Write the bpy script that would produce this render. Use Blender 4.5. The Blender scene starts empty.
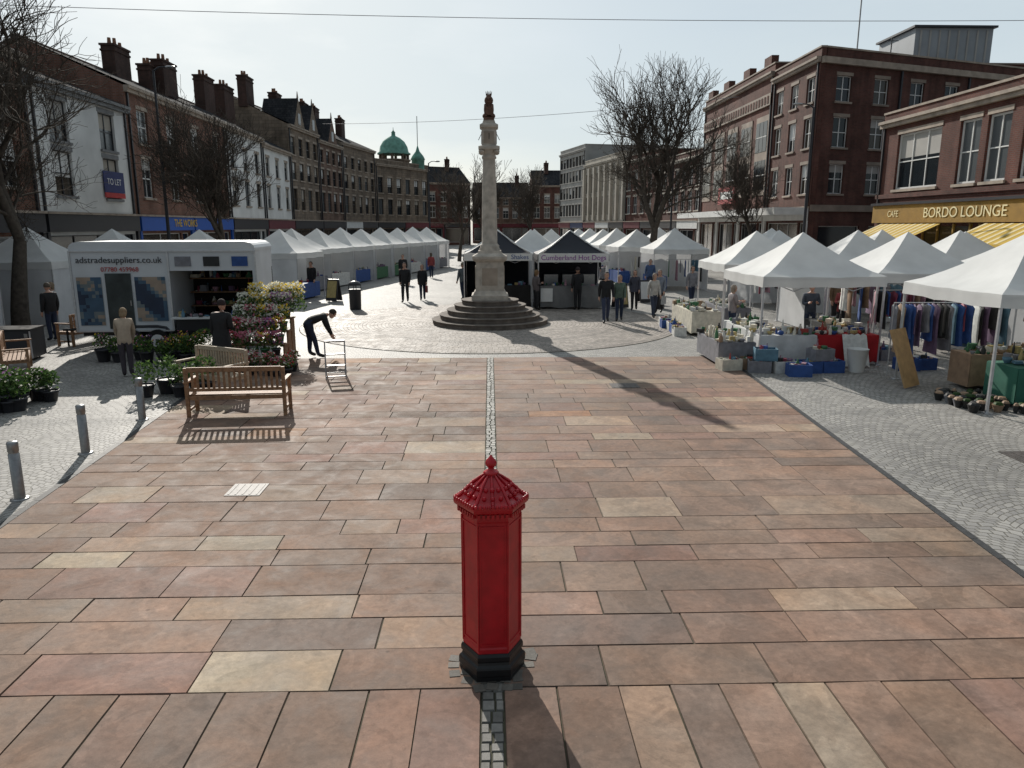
import bpy, math, random
from mathutils import Vector, Matrix
R=random.Random(11)
scene=bpy.context.scene
rad=math.radians
# ------------------------------------------------------------------ materials
MATS={}
def nt(name):
    m=bpy.data.materials.new(name); m.use_nodes=True
    t=m.node_tree; b=t.nodes['Principled BSDF']
    return m,t,b
def N(t,k,**kw):
    n=t.nodes.new(k)
    for a,v in kw.items(): setattr(n,a,v)
    return n
def setspec(b,v):
    if 'Specular IOR Level' in b.inputs: b.inputs['Specular IOR Level'].default_value=v
def mat(name,col,rough=.7,var=.18,scale=3.,bump=0.,metal=0.,spec=.4,trans=0.):
    if name in MATS: return MATS[name]
    m,t,b=nt(name)
    b.inputs['Roughness'].default_value=rough; b.inputs['Metallic'].default_value=metal; setspec(b,spec)
    tc=N(t,'ShaderNodeTexCoord'); no=N(t,'ShaderNodeTexNoise'); no.inputs['Scale'].default_value=scale; no.inputs['Detail'].default_value=6
    t.links.new(tc.outputs['Object'],no.inputs['Vector'])
    r=N(t,'ShaderNodeMapRange'); r.inputs[1].default_value=.3; r.inputs[2].default_value=.7
    r.inputs[3].default_value=1-var; r.inputs[4].default_value=1+var
    t.links.new(no.outputs['Fac'],r.inputs[0])
    mx=N(t,'ShaderNodeVectorMath',operation='SCALE'); mx.inputs[0].default_value=col[:3]
    t.links.new(r.outputs[0],mx.inputs['Scale']); t.links.new(mx.outputs[0],b.inputs['Base Color'])
    if bump:
        bp=N(t,'ShaderNodeBump'); bp.inputs['Strength'].default_value=bump; bp.inputs['Distance'].default_value=.02
        t.links.new(no.outputs['Fac'],bp.inputs['Height']); t.links.new(bp.outputs[0],b.inputs['Normal'])
    if trans:
        tr=N(t,'ShaderNodeBsdfTranslucent'); mxs=N(t,'ShaderNodeMixShader'); mxs.inputs[0].default_value=trans
        t.links.new(mx.outputs[0],tr.inputs['Color'])
        out=[n for n in t.nodes if n.type=='OUTPUT_MATERIAL'][0]
        t.links.new(b.outputs[0],mxs.inputs[1]); t.links.new(tr.outputs[0],mxs.inputs[2]); t.links.new(mxs.outputs[0],out.inputs[0])
    MATS[name]=m; return m
def brick(name,c1,c2,mortar,bw=.225,rh=.075,ms=.01,stain=.35,rough=.85,spec=.2):
    if name in MATS: return MATS[name]
    m,t,b=nt(name); b.inputs['Roughness'].default_value=rough; setspec(b,spec)
    uv=N(t,'ShaderNodeUVMap'); br=N(t,'ShaderNodeTexBrick')
    br.inputs['Color1'].default_value=(*c1,1); br.inputs['Color2'].default_value=(*c2,1); br.inputs['Mortar'].default_value=(*mortar,1)
    br.inputs['Scale'].default_value=1; br.inputs['Brick Width'].default_value=bw; br.inputs['Row Height'].default_value=rh; br.inputs['Mortar Size'].default_value=ms
    t.links.new(uv.outputs[0],br.inputs['Vector'])
    no=N(t,'ShaderNodeTexNoise'); no.inputs['Scale'].default_value=.5; no.inputs['Detail'].default_value=8; no.inputs['Roughness'].default_value=.65
    t.links.new(uv.outputs[0],no.inputs['Vector'])
    r=N(t,'ShaderNodeMapRange'); r.inputs[1].default_value=.3; r.inputs[2].default_value=.7; r.inputs[3].default_value=1-stain; r.inputs[4].default_value=1+stain*.5
    t.links.new(no.outputs['Fac'],r.inputs[0])
    # rain streaks running down the wall
    mp=N(t,'ShaderNodeMapping'); mp.inputs['Scale'].default_value=(2.2,.16,1); t.links.new(uv.outputs[0],mp.inputs[0])
    n2=N(t,'ShaderNodeTexNoise'); n2.inputs['Scale'].default_value=1; n2.inputs['Detail'].default_value=5; t.links.new(mp.outputs[0],n2.inputs['Vector'])
    r2=N(t,'ShaderNodeMapRange'); r2.inputs[1].default_value=.35; r2.inputs[2].default_value=.6; r2.inputs[3].default_value=.78; r2.inputs[4].default_value=1.06
    t.links.new(n2.outputs['Fac'],r2.inputs[0])
    ml=N(t,'ShaderNodeMath',operation='MULTIPLY'); t.links.new(r.outputs[0],ml.inputs[0]); t.links.new(r2.outputs[0],ml.inputs[1])
    mx=N(t,'ShaderNodeVectorMath',operation='SCALE'); t.links.new(br.outputs['Color'],mx.inputs[0]); t.links.new(ml.outputs[0],mx.inputs['Scale'])
    t.links.new(mx.outputs[0],b.inputs['Base Color'])
    bp=N(t,'ShaderNodeBump'); bp.inputs['Strength'].default_value=.4; bp.inputs['Distance'].default_value=.01; bp.invert=True
    t.links.new(br.outputs['Fac'],bp.inputs['Height']); t.links.new(bp.outputs[0],b.inputs['Normal'])
    MATS[name]=m; return m
def glass(name,col=(.015,.02,.025),rough=.08):
    if name in MATS: return MATS[name]
    m,t,b=nt(name); b.inputs['Base Color'].default_value=(*col,1); b.inputs['Roughness'].default_value=rough; setspec(b,.6)
    MATS[name]=m; return m
def attr_stone(name,rough=.7,spec=.35,spot=True,bs=.35):
    m,t,b=nt(name); setspec(b,spec)
    at=N(t,'ShaderNodeAttribute'); at.attribute_name='Col'
    tc=N(t,'ShaderNodeTexCoord')
    def noise(sc,de,ro,di=0,vec=None):
        n=N(t,'ShaderNodeTexNoise'); n.inputs['Scale'].default_value=sc; n.inputs['Detail'].default_value=de; n.inputs['Roughness'].default_value=ro; n.inputs['Distortion'].default_value=di
        t.links.new(vec or tc.outputs['Object'],n.inputs['Vector']); return n.outputs['Fac']
    n1=noise(.45,8,.65); n2=noise(18,9,.75); n3=noise(2.6,7,.6,.6)
    def mr(src,a,bb,c,d):
        r=N(t,'ShaderNodeMapRange'); r.inputs[1].default_value=a; r.inputs[2].default_value=bb; r.inputs[3].default_value=c; r.inputs[4].default_value=d
        t.links.new(src,r.inputs[0]); return r.outputs[0]
    def mul(a,bb):
        x=N(t,'ShaderNodeMath',operation='MULTIPLY'); t.links.new(a,x.inputs[0]); t.links.new(bb,x.inputs[1]); return x.outputs[0]
    f=mul(mul(mr(n1,.32,.68,.72,1.20),mr(n2,.3,.7,.76,1.22)),mr(n3,.35,.65,.80,1.14))
    col=at.outputs['Color']
    if spot:
        for sc,lo,hi,v in ((2.3,.03,.06,.6),(3.7,.015,.035,1.6)):
            vo=N(t,'ShaderNodeTexVoronoi'); vo.inputs['Scale'].default_value=sc; vo.inputs['Randomness'].default_value=1
            t.links.new(tc.outputs['Object'],vo.inputs['Vector'])
            f=mul(f,mr(vo.outputs['Distance'],lo,hi,v,1))
        # flaked, worn patches with hard edges, differing from slab to slab
        ad=N(t,'ShaderNodeVectorMath',operation='MULTIPLY_ADD'); t.links.new(at.outputs['Color'],ad.inputs[0]); ad.inputs[1].default_value=(60,40,50); t.links.new(tc.outputs['Object'],ad.inputs[2])
        n4=noise(1.9,9,.62,.9,ad.outputs[0])
        f=mul(f,mr(n4,.53,.56,1.0,.84)); f=mul(f,mr(n4,.37,.40,1.16,1.0))
        # warm iron tint variation
        tint=N(t,'ShaderNodeMix',data_type='RGBA',blend_type='MULTIPLY'); t.links.new(mr(noise(.9,5,.6,.4,ad.outputs[0]),.4,.62,0,.75),tint.inputs[0]); t.links.new(col,tint.inputs[6]); tint.inputs[7].default_value=(1.05,.90,.80,1); col=tint.outputs[2]
    mx=N(t,'ShaderNodeVectorMath',operation='SCALE'); t.links.new(col,mx.inputs[0]); t.links.new(f,mx.inputs['Scale'])
    t.links.new(mx.outputs[0],b.inputs['Base Color'])
    t.links.new(mr(n3,.3,.7,rough-.1,rough+.15),b.inputs['Roughness'])
    bp=N(t,'ShaderNodeBump'); bp.inputs['Strength'].default_value=bs; bp.inputs['Distance'].default_value=.008
    t.links.new(n2,bp.inputs['Height'])
    bp2=N(t,'ShaderNodeBump'); bp2.inputs['Strength'].default_value=bs*.6; bp2.inputs['Distance'].default_value=.02
    t.links.new(n3,bp2.inputs['Height']); t.links.new(bp.outputs[0],bp2.inputs['Normal']); t.links.new(bp2.outputs[0],b.inputs['Normal'])
    return m
# ------------------------------------------------------------------ mesh builder
class MB:
    def __init__(s): s.v=[];s.f=[];s.m=[];s.mats=[];s.sm=[];s.c=[]
    def mi(s,m):
        if m not in s.mats: s.mats.append(m)
        return s.mats.index(m)
    def face(s,pts,m,smooth=False,col=(1,1,1)):
        i=len(s.v); s.v+= [tuple(p) for p in pts]; s.f.append(tuple(range(i,i+len(pts)))); s.m.append(s.mi(m)); s.sm.append(smooth); s.c.append(col)
    def grid(s,rows,m,smooth=True,closed=True,col=(1,1,1)):
        i0=len(s.v); n=len(rows[0]); k=s.mi(m)
        for r in rows: s.v+=[tuple(p) for p in r]
        for a in range(len(rows)-1):
            for b in range(n if closed else n-1):
                c=(b+1)%n
                s.f.append((i0+a*n+b,i0+a*n+c,i0+(a+1)*n+c,i0+(a+1)*n+b)); s.m.append(k); s.sm.append(smooth); s.c.append(col)
    def box(s,c,sz,m,rz=0,M=None,col=(1,1,1)):
        x,y,z=sz[0]/2,sz[1]/2,sz[2]/2
        p=[Vector(q) for q in ((-x,-y,-z),(x,-y,-z),(x,y,-z),(-x,y,-z),(-x,-y,z),(x,-y,z),(x,y,z),(-x,y,z))]
        if M is None: M=Matrix.Rotation(rz,3,'Z')
        p=[M@q+Vector(c) for q in p]
        i=len(s.v); s.v+=[tuple(q) for q in p]; k=s.mi(m)
        for f in ((0,3,2,1),(4,5,6,7),(0,1,5,4),(1,2,6,5),(2,3,7,6),(3,0,4,7)):
            s.f.append(tuple(i+a for a in f)); s.m.append(k); s.sm.append(False); s.c.append(col)
    def tube(s,pts,rs,m,n=8,cap=True,smooth=True):
        pts=[Vector(p) for p in pts]
        if not hasattr(rs,'__len__'): rs=[rs]*len(pts)
        rows=[]; ref=None
        for i,p in enumerate(pts):
            t=(pts[min(i+1,len(pts)-1)]-pts[max(i-1,0)])
            if t.length<1e-6: t=Vector((0,0,1))
            t.normalize()
            if ref is None: ref=Vector((1,0,0)) if abs(t.x)<.8 else Vector((0,1,0))
            a=(ref-t*ref.dot(t)); a.normalize(); ref=a; b=t.cross(a)
            rows.append([p+(a*math.cos(2*math.pi*k/n)+b*math.sin(2*math.pi*k/n))*rs[i] for k in range(n)])
        s.grid(rows,m,smooth)
        if cap:
            s.face(list(reversed(rows[0])),m); s.face(rows[-1],m)
    def lathe(s,prof,m,n=24,c=(0,0,0),rot=0,smooth=True,sy=1.,cap=True):
        rows=[[(c[0]+r*math.cos(rot+2*math.pi*k/n),c[1]+sy*r*math.sin(rot+2*math.pi*k/n),c[2]+z) for k in range(n)] for r,z in prof]
        s.grid(rows,m,smooth)
        if cap:
            if prof[-1][0]>1e-3: s.face(rows[-1],m)
            if prof[0][0]>1e-3: s.face(list(reversed(rows[0])),m)
    def ell(s,c,r,m,n=12,k=8,M=None,filt=None):
        rows=[]
        for a in range(k+1):
            th=-math.pi/2+math.pi*a/k
            rows.append([Vector((r[0]*math.cos(th)*math.cos(2*math.pi*j/n),r[1]*math.cos(th)*math.sin(2*math.pi*j/n),r[2]*math.sin(th))) for j in range(n)])
        for a in range(k):
            for j in range(n):
                q=[rows[a][j],rows[a][(j+1)%n],rows[a+1][(j+1)%n],rows[a+1][j]]
                if filt and not filt(sum(q,Vector())/4): continue
                if a==0: q=[q[0],q[2],q[3]]
                elif a==k-1: q=q[:3]
                if M is not None: q=[M@p for p in q]
                s.face([p+Vector(c) for p in q],m,True)
    def build(s,name,parent=None,loc=(0,0,0),rz=0,weld=False):
        me=bpy.data.meshes.new(name); me.from_pydata(s.v,[],s.f)
        for m in s.mats: me.materials.append(m)
        me.polygons.foreach_set('material_index',s.m); me.polygons.foreach_set('use_smooth',s.sm)
        if any(c!=(1,1,1) for c in s.c):
            ca=me.color_attributes.new('Col','FLOAT_COLOR','CORNER'); d=[]
            for f,c in zip(s.f,s.c): d+=[c[0],c[1],c[2],1]*len(f)
            ca.data.foreach_set('color',d)
        uvl=me.uv_layers.new(name='UVMap'); d=[]
        for p in me.polygons:
            n=p.normal
            if abs(n.z)>.85:
                for vi in p.vertices: q=s.v[vi]; d+=[q[0],q[1]]
            else:
                l=math.hypot(n.x,n.y) or 1; tx,ty=-n.y/l,n.x/l
                for vi in p.vertices: q=s.v[vi]; d+=[q[0]*tx+q[1]*ty,q[2]]
        uvl.data.foreach_set('uv',d)
        me.update()
        o=bpy.data.objects.new(name,me); scene.collection.objects.link(o); o.location=loc; o.rotation_euler=(0,0,rz)
        if parent: o.parent=parent
        return o
def empty(name,loc=(0,0,0),rz=0):
    e=bpy.data.objects.new(name,None); scene.collection.objects.link(e); e.location=loc; e.rotation_euler=(0,0,rz); e.empty_display_size=.3; return e
class Grp:
    def __init__(s,name,loc=(0,0,0),rz=0): s.name=name; s.e=empty(name,loc,rz); s.p={}
    def __getitem__(s,k):
        if k not in s.p: s.p[k]=MB()
        return s.p[k]
    def done(s):
        for k,mb in s.p.items():
            if mb.f: mb.build(k,s.e)
        return s.e
def text(name,body,size,loc,rot,m,parent=None,align='CENTER',ext=.004,sx=1.):
    c=bpy.data.curves.new(name,'FONT'); c.body=body; c.size=size; c.align_x=align; c.align_y='CENTER'; c.extrude=ext; c.materials.append(m)
    o=bpy.data.objects.new(name,c); scene.collection.objects.link(o); o.location=loc; o.rotation_euler=rot; o.scale=(sx,1,1)
    if parent: o.parent=parent
    return o
# ------------------------------------------------------------------ common mats
M_slab=attr_stone('sandstone_slab',.78,.28)
M_sett=attr_stone('granite_sett',.65,.4,False,.6)
M_joint=mat('joint_moss_dirt',(.060,.058,.035),.95,.5,4)
M_black=mat('black_iron',(.012,.012,.013),.35,.2,20)
M_red=mat('postbox_red',(.42,.006,.014),.33,.18,9,.06,spec=.5)
M_stone=mat('monument_sandstone',(.46,.41,.35),.85,.28,4,.4)
M_step=mat('step_sandstone',(.15,.125,.105),.9,.35,3,.5)
M_lion=mat('lion_stone',(.13,.07,.05),.85,.35,9,.4)
M_wood=mat('bench_teak',(.27,.15,.08),.65,.35,14,.2)
M_woodp=mat('pale_wicker',(.42,.34,.25),.75,.25,20,.3)
M_steel=mat('brushed_steel',(.30,.30,.30),.38,.15,20,metal=.8)
M_alu=mat('tent_aluminium',(.55,.55,.56),.4,.1,10,metal=.6)
M_white=mat('white_paint',(.70,.70,.68),.5,.1,2)
M_tent=mat('tent_white_fabric',(.80,.80,.78),.75,.08,1.5,.15,trans=.30)
M_wall=mat('tent_wall_fabric',(.64,.65,.66),.8,.12,1.2,.2,trans=.20)
M_tblack=mat('tent_navy_fabric',(.012,.014,.022),.7,.2,2,.1)
M_dark=mat('interior_dark',(.02,.018,.017),.9,.3,2)
M_slate=brick('roof_slate',(.035,.037,.042),(.055,.055,.058),(.02,.02,.021),.3,.22,.012,.35,1.0,.03)
M_brickA=brick('brick_brown',(.20,.09,.06),(.26,.12,.083),(.20,.165,.14))
M_brickB=brick('brick_red',(.155,.052,.036),(.125,.042,.031),(.12,.09,.078),stain=.5)
M_brickC=brick('brick_darkred',(.11,.042,.033),(.15,.055,.043),(.10,.08,.067),stain=.5)
M_chim=brick('brick_backlit',(.07,.04,.033),(.10,.05,.04),(.06,.05,.045),stain=.5)  # chimney brick, backlit shade painted into its darker colours
M_ash=brick('stone_ashlar',(.29,.225,.17),(.22,.175,.135),(.12,.10,.08),.6,.3,.012,.5)
M_ash2=brick('stone_red_ashlar',(.23,.15,.115),(.19,.125,.095),(.10,.08,.065),.6,.3,.012,.5)
M_rend=mat('white_render',(.70,.70,.68),.8,.14,.7,.05)
M_cream=mat('cream_render',(.44,.40,.34),.8,.15,.6)
M_conc=mat('pale_concrete',(.38,.365,.34),.85,.15,.6)
M_trim=mat('stone_trim',(.34,.28,.225),.8,.25,2)
M_frame=mat('white_frame',(.66,.66,.64),.5,.05,2)
M_dframe=mat('dark_frame',(.03,.03,.035),.4,.1,2)
G1=glass('window_glass'); G2=glass('window_glass_blind',(.09,.10,.105),.2); G3=glass('window_glass_warm',(.05,.04,.03),.12)
M_copper=mat('copper_green',(.14,.30,.24),.8,.3,2,.1)
M_bark=mat('bark',(.085,.072,.06),.95,.3,8,.4,spec=.1)
M_skin=mat('skin',(.50,.30,.22),.55,.06,8)
M_leaf=mat('leaf_dark',(.05,.10,.028),.6,.4,9,spec=.3,trans=.4); M_leaf2=mat('leaf_light',(.12,.20,.05),.6,.3,9,trans=.4)
# ------------------------------------------------------------------ world, sun, camera
SUN_EL=27.5; SUN_AZ=-16.2
sd=Vector((math.sin(rad(SUN_AZ))*math.cos(rad(SUN_EL)),math.cos(rad(SUN_AZ))*math.cos(rad(SUN_EL)),math.sin(rad(SUN_EL))))
w=bpy.data.worlds.new('World'); scene.world=w; w.use_nodes=True; t=w.node_tree; t.nodes.clear()
sky=N(t,'ShaderNodeTexSky'); sky.sky_type='NISHITA'; sky.sun_disc=False; sky.sun_elevation=rad(SUN_EL); sky.sun_rotation=rad(SUN_AZ)
sky.altitude=30; sky.air_density=1.0; sky.dust_density=1.2; sky.ozone_density=1.6
bg1=N(t,'ShaderNodeBackground'); bg1.inputs[1].default_value=.09; t.links.new(sky.outputs[0],bg1.inputs[0])
bg2=N(t,'ShaderNodeBackground'); bg2.inputs[0].default_value=(.83,.94,.99,1)
tc=N(t,'ShaderNodeTexCoord'); mp=N(t,'ShaderNodeMapping'); mp.inputs['Scale'].default_value=(1,1,3.5)
no=N(t,'ShaderNodeTexNoise'); no.inputs['Scale'].default_value=1.6; no.inputs['Detail'].default_value=7; no.inputs['Roughness'].default_value=.55
t.links.new(tc.outputs['Generated'],mp.inputs[0]); t.links.new(mp.outputs[0],no.inputs['Vector'])
mr=N(t,'ShaderNodeMapRange'); mr.inputs[1].default_value=.35; mr.inputs[2].default_value=.65; mr.inputs[3].default_value=.58; mr.inputs[4].default_value=.86
t.links.new(no.outputs['Fac'],mr.inputs[0])
# thin high haze is brighter on the sun's side of the sky
dt=N(t,'ShaderNodeVectorMath',operation='DOT_PRODUCT'); dt.inputs[1].default_value=tuple(sd); t.links.new(tc.outputs['Generated'],dt.inputs[0])
hz=N(t,'ShaderNodeMapRange'); hz.inputs[1].default_value=-.4; hz.inputs[2].default_value=.62; hz.inputs[3].default_value=.28; hz.inputs[4].default_value=.80
t.links.new(dt.outputs['Value'],hz.inputs[0]); t.links.new(hz.outputs[0],bg2.inputs[1])
ms=N(t,'ShaderNodeMixShader'); wo=N(t,'ShaderNodeOutputWorld')
t.links.new(mr.outputs[0],ms.inputs[0]); t.links.new(bg1.outputs[0],ms.inputs[1]); t.links.new(bg2.outputs[0],ms.inputs[2]); t.links.new(ms.outputs[0],wo.inputs[0])
sl=bpy.data.lights.new('sun','SUN'); sl.energy=5.0; sl.angle=rad(.5); sl.color=(1,.945,.86)
so=bpy.data.objects.new('sun',sl); scene.collection.objects.link(so)
so.rotation_euler=sd.to_track_quat('Z','Y').to_euler(); so.location=(0,0,40)
cam=bpy.data.cameras.new('camera'); cam.lens=740/1024*36; cam.sensor_width=36; cam.clip_end=2000; cam.clip_start=.05
co=bpy.data.objects.new('camera',cam); scene.collection.objects.link(co); co.location=(0,0,3.4); co.rotation_euler=(rad(90-12.05),0,rad(-1.7)); scene.camera=co
scene.view_settings.view_transform='Standard'; scene.view_settings.look='None'; scene.view_settings.exposure=0
# ------------------------------------------------------------------ ground
def sett_ground():
    m,t,b=nt('sett_paving'); setspec(b,.35)
    tc=N(t,'ShaderNodeTexCoord'); sp=N(t,'ShaderNodeSeparateXYZ'); t.links.new(tc.outputs['Object'],sp.inputs[0])
    def mt(op,a,bv=None):
        n=N(t,'ShaderNodeMath',operation=op)
        for i,q in enumerate((a,bv)):
            if q is None: continue
            if isinstance(q,(int,float)): n.inputs[i].default_value=q
            else: t.links.new(q,n.inputs[i])
        return n.outputs[0]
    nz=N(t,'ShaderNodeTexNoise'); nz.inputs['Scale'].default_value=1.7; nz.inputs['Detail'].default_value=2; t.links.new(tc.outputs['Object'],nz.inputs['Vector'])
    wob=mt('MULTIPLY',mt('SUBTRACT',nz.outputs['Fac'],.5),.26)
    fx=mt('FRACT',mt('DIVIDE',mt('ADD',sp.outputs[0],wob),1.5)); c=mt('SUBTRACT',mt('MULTIPLY',fx,2.),1.)
    arc=mt('MULTIPLY',mt('MULTIPLY',c,c),.32)
    yy=mt('ADD',mt('ADD',sp.outputs[1],arc),wob)
    cb=N(t,'ShaderNodeCombineXYZ'); t.links.new(mt('ADD',sp.outputs[0],wob),cb.inputs[0]); t.links.new(yy,cb.inputs[1])
    br=N(t,'ShaderNodeTexBrick'); br.inputs['Color1'].default_value=(.24,.23,.22,1); br.inputs['Color2'].default_value=(.36,.345,.32,1); br.inputs['Mortar'].default_value=(.15,.14,.12,1)
    br.inputs['Scale'].default_value=1; br.inputs['Brick Width'].default_value=.125; br.inputs['Row Height'].default_value=.105; br.inputs['Mortar Size'].default_value=.011; br.inputs['Mortar Smooth'].default_value=.5
    t.links.new(cb.outputs[0],br.inputs['Vector'])
    n1=N(t,'ShaderNodeTexNoise'); n1.inputs['Scale'].default_value=.35; n1.inputs['Detail'].default_value=9; n1.inputs['Roughness'].default_value=.7
    t.links.new(tc.outputs['Object'],n1.inputs['Vector'])
    r=N(t,'ShaderNodeMapRange'); r.inputs[1].default_value=.3; r.inputs[2].default_value=.7; r.inputs[3].default_value=.65; r.inputs[4].default_value=1.2
    t.links.new(n1.outputs['Fac'],r.inputs[0])
    mx=N(t,'ShaderNodeVectorMath',operation='SCALE'); t.links.new(br.outputs['Color'],mx.inputs[0]); t.links.new(r.outputs[0],mx.inputs['Scale'])
    t.links.new(mx.outputs[0],b.inputs['Base Color']); b.inputs['Roughness'].default_value=.65
    bp=N(t,'ShaderNodeBump'); bp.invert=True; bp.inputs['Strength'].default_value=.7; bp.inputs['Distance'].default_value=.010
    t.links.new(br.outputs['Fac'],bp.inputs['Height']); t.links.new(bp.outputs[0],b.inputs['Normal'])
    return m
g=MB(); g.face([(-400,-150,0),(400,-150,0),(400,600,0),(-400,600,0)],sett_ground()); g.build('ground')
XR=lambda y:5.24+.074*(y-6.7)
XL=lambda y:-5.6-.077*(y-7.9)
YE=19.2; XS=.085
g=MB(); g.face([(XL(-3),-3,.004),(XR(-3),-3,.004),(XR(YE),YE,.004),(XL(YE),YE,.004)],M_joint); g.build('paving_bed')
g=MB()
def slab(g,x0,x1,y0,y1,col,xa=None,xb=None):
    xa=x0 if xa is None else xa; xb=x1 if xb is None else xb
    j=.0035; c=.004; z=.016+R.uniform(-.002,.002); tx=R.uniform(-.001,.001); ty=R.uniform(-.001,.001)
    o=[(x0+j,y0+j,.004),(x1-j,y0+j,.004),(xb-j,y1-j,.004),(xa+j,y1-j,.004)]
    k=j+c
    tp=[(x0+k,y0+k,z-tx-ty),(x1-k,y0+k,z+tx-ty),(xb-k,y1-k,z+tx+ty),(xa+k,y1-k,z-tx+ty)]
    tp=[(p[0]+R.uniform(-.005,.005),p[1]+R.uniform(-.005,.005),p[2]) for p in tp]
    g.face(tp,M_slab,col=col)
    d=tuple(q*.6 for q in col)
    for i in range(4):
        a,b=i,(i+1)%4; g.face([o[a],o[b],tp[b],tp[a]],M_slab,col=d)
def scol():
    q=R.random(); v=R.uniform(.84,1.12)
    if q<.06: c=(.36,.29,.22)
    elif q<.16: c=(.30,.225,.17)
    elif q<.175: c=(.35,.21,.13)
    elif q<.45: c=(.235,.163,.125)
    elif q<.60: c=(.205,.150,.122)
    elif q<.70: c=(.24,.155,.125)
    else: c=(.255,.176,.135)
    return tuple(v*k*R.uniform(.985,1.015) for k in c)
rows=[]; y=-3.
while y<3.6: h=R.uniform(.5,.7); rows.append((y,y+h,0)); y+=h
rows.append((y,4.95,1)); y=4.95
while y<YE-.25:
    h=R.choice([.42,.5,.55,.6,.64,.38])
    if y+h>YE-.25: h=YE-y
    rows.append((y,y+h,0)); y+=h
for y0,y1,k in rows:
    for side in (-1,1):
        x=XS
        while True:
            L=R.uniform(.34,.6) if k else R.choice([R.uniform(.6,1.0),R.uniform(.8,1.3),R.uniform(1.1,1.6)])
            e0=XR(y0) if side>0 else -XL(y0); e1=XR(y1) if side>0 else -XL(y1)
            last = x+L>min(e0,e1)-.35
            if side>0:
                if last: slab(g,x,e0,y0,y1,scol(),x,e1)
                else: slab(g,x,x+L,y0,y1,scol())
            else:
                if last: slab(g,-e0,-x,y0,y1,scol(),-e1,-x)
                else: slab(g,-x-L,-x,y0,y1,scol())
            if last: break
            x+=L
g.build('stone_paving')
g=MB()
y=-3.
def sett(g,x0,x1,y0,y1,zz,c,zb=.004,e=.006):
    tp=[(x0+e,y0+e,zz),(x1-e,y0+e,zz),(x1-e,y1-e,zz),(x0+e,y1-e,zz)]; o=[(x0,y0,zb),(x1,y0,zb),(x1,y1,zb),(x0,y1,zb)]
    g.face(tp,M_sett,col=c)
    for i in range(4): g.face([o[i],o[(i+1)%4],tp[(i+1)%4],tp[i]],M_sett,col=tuple(k*.65 for k in c))
while y<YE:
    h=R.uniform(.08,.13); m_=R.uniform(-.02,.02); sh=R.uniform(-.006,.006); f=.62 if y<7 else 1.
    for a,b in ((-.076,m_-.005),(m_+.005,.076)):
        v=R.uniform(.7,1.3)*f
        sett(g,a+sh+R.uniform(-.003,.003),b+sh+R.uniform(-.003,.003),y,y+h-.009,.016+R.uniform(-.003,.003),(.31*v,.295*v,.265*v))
    y+=h
g.build('sett_strip')
g=MB()
for i in range(9):
    for j in range(9):
        x=-.40+i*.1+R.uniform(-.014,.014); y=4.86+j*.095+R.uniform(-.012,.012)
        q=math.hypot(x/.36,(y-5.22)/.38)
        if q>.95+R.uniform(-.2,.12): continue
        v=R.uniform(.6,1.25); s=R.uniform(.074,.092); g.box((x,y,.0145),(s,s*R.uniform(.85,1.1),.012+R.uniform(0,.006)),M_sett,R.uniform(-.25,.25),col=(.125*v,.112*v,.095*v))
g.build('sett_collar')
for nm,F,s in (('drain_channel',XR,1),('drain_channel',XL,-1)):
    g=MB(); y=-3
    m=mat('drain_iron',(.035,.035,.036),.6,.3,10)
    while y<YE:
        y1=min(y+.5,YE)
        g.face([(F(y)+s*.01 if s>0 else F(y)-.10,y+.004,.012),(F(y)+.10 if s>0 else F(y)-.01,y+.004,.012),(F(y1)+.10 if s>0 else F(y1)-.01,y1-.004,.012),(F(y1)+.01 if s>0 else F(y1)-.10,y1-.004,.012)],m); y=y1
    g.build(nm)
CY=26.4; CR=6.6
g=MB()
g.face([(CR*math.cos(a*math.pi/36),CY+CR*math.sin(a*math.pi/36),.008) for a in range(72)],M_joint)
r=1.9
while r<CR-.05:
    dr=.13; n=max(8,int(2*math.pi*r/.16)); off=R.random()
    tone=1.0
    if abs(r-CR+.2)<.16 or abs(r-4.4)<.1: tone=.8
    for k in range(n):
        a0=(k+off)/n*2*math.pi; a1=(k+1+off)/n*2*math.pi-.010/r; v=R.uniform(.7,1.2)*tone
        r1=r+dr-.010
        if r*math.sin((a0+a1)/2)+CY<YE+.02: continue
        g.face([(r*math.cos(a0),CY+r*math.sin(a0),.014),(r1*math.cos(a0),CY+r1*math.sin(a0),.015),(r1*math.cos(a1),CY+r1*math.sin(a1),.015),(r*math.cos(a1),CY+r*math.sin(a1),.014)],M_sett,col=(.31*v,.27*v,.235*v))
    r+=dr
g.build('circular_sett_paving')
# manhole / access covers
for (x,y,sx,sy) in ((2.9,15.6,.6,.45),(-3.2,9.3,.45,.45),(8.1,10.4,.6,.6)):
    g=MB(); zz=.021 if abs(x)<6 else .006
    g.box((x,y,zz-.004),(sx,sy,.012),mat('cover_iron',(.07,.06,.055),.6,.3,14,.3)); 
    for i in range(5): g.box((x-sx/2+sx*(i+.5)/5,y,zz+.004),(.02,sy*.85,.004),mat('cover_iron',(.07,.06,.055)))
    g.build('access_cover')
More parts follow.
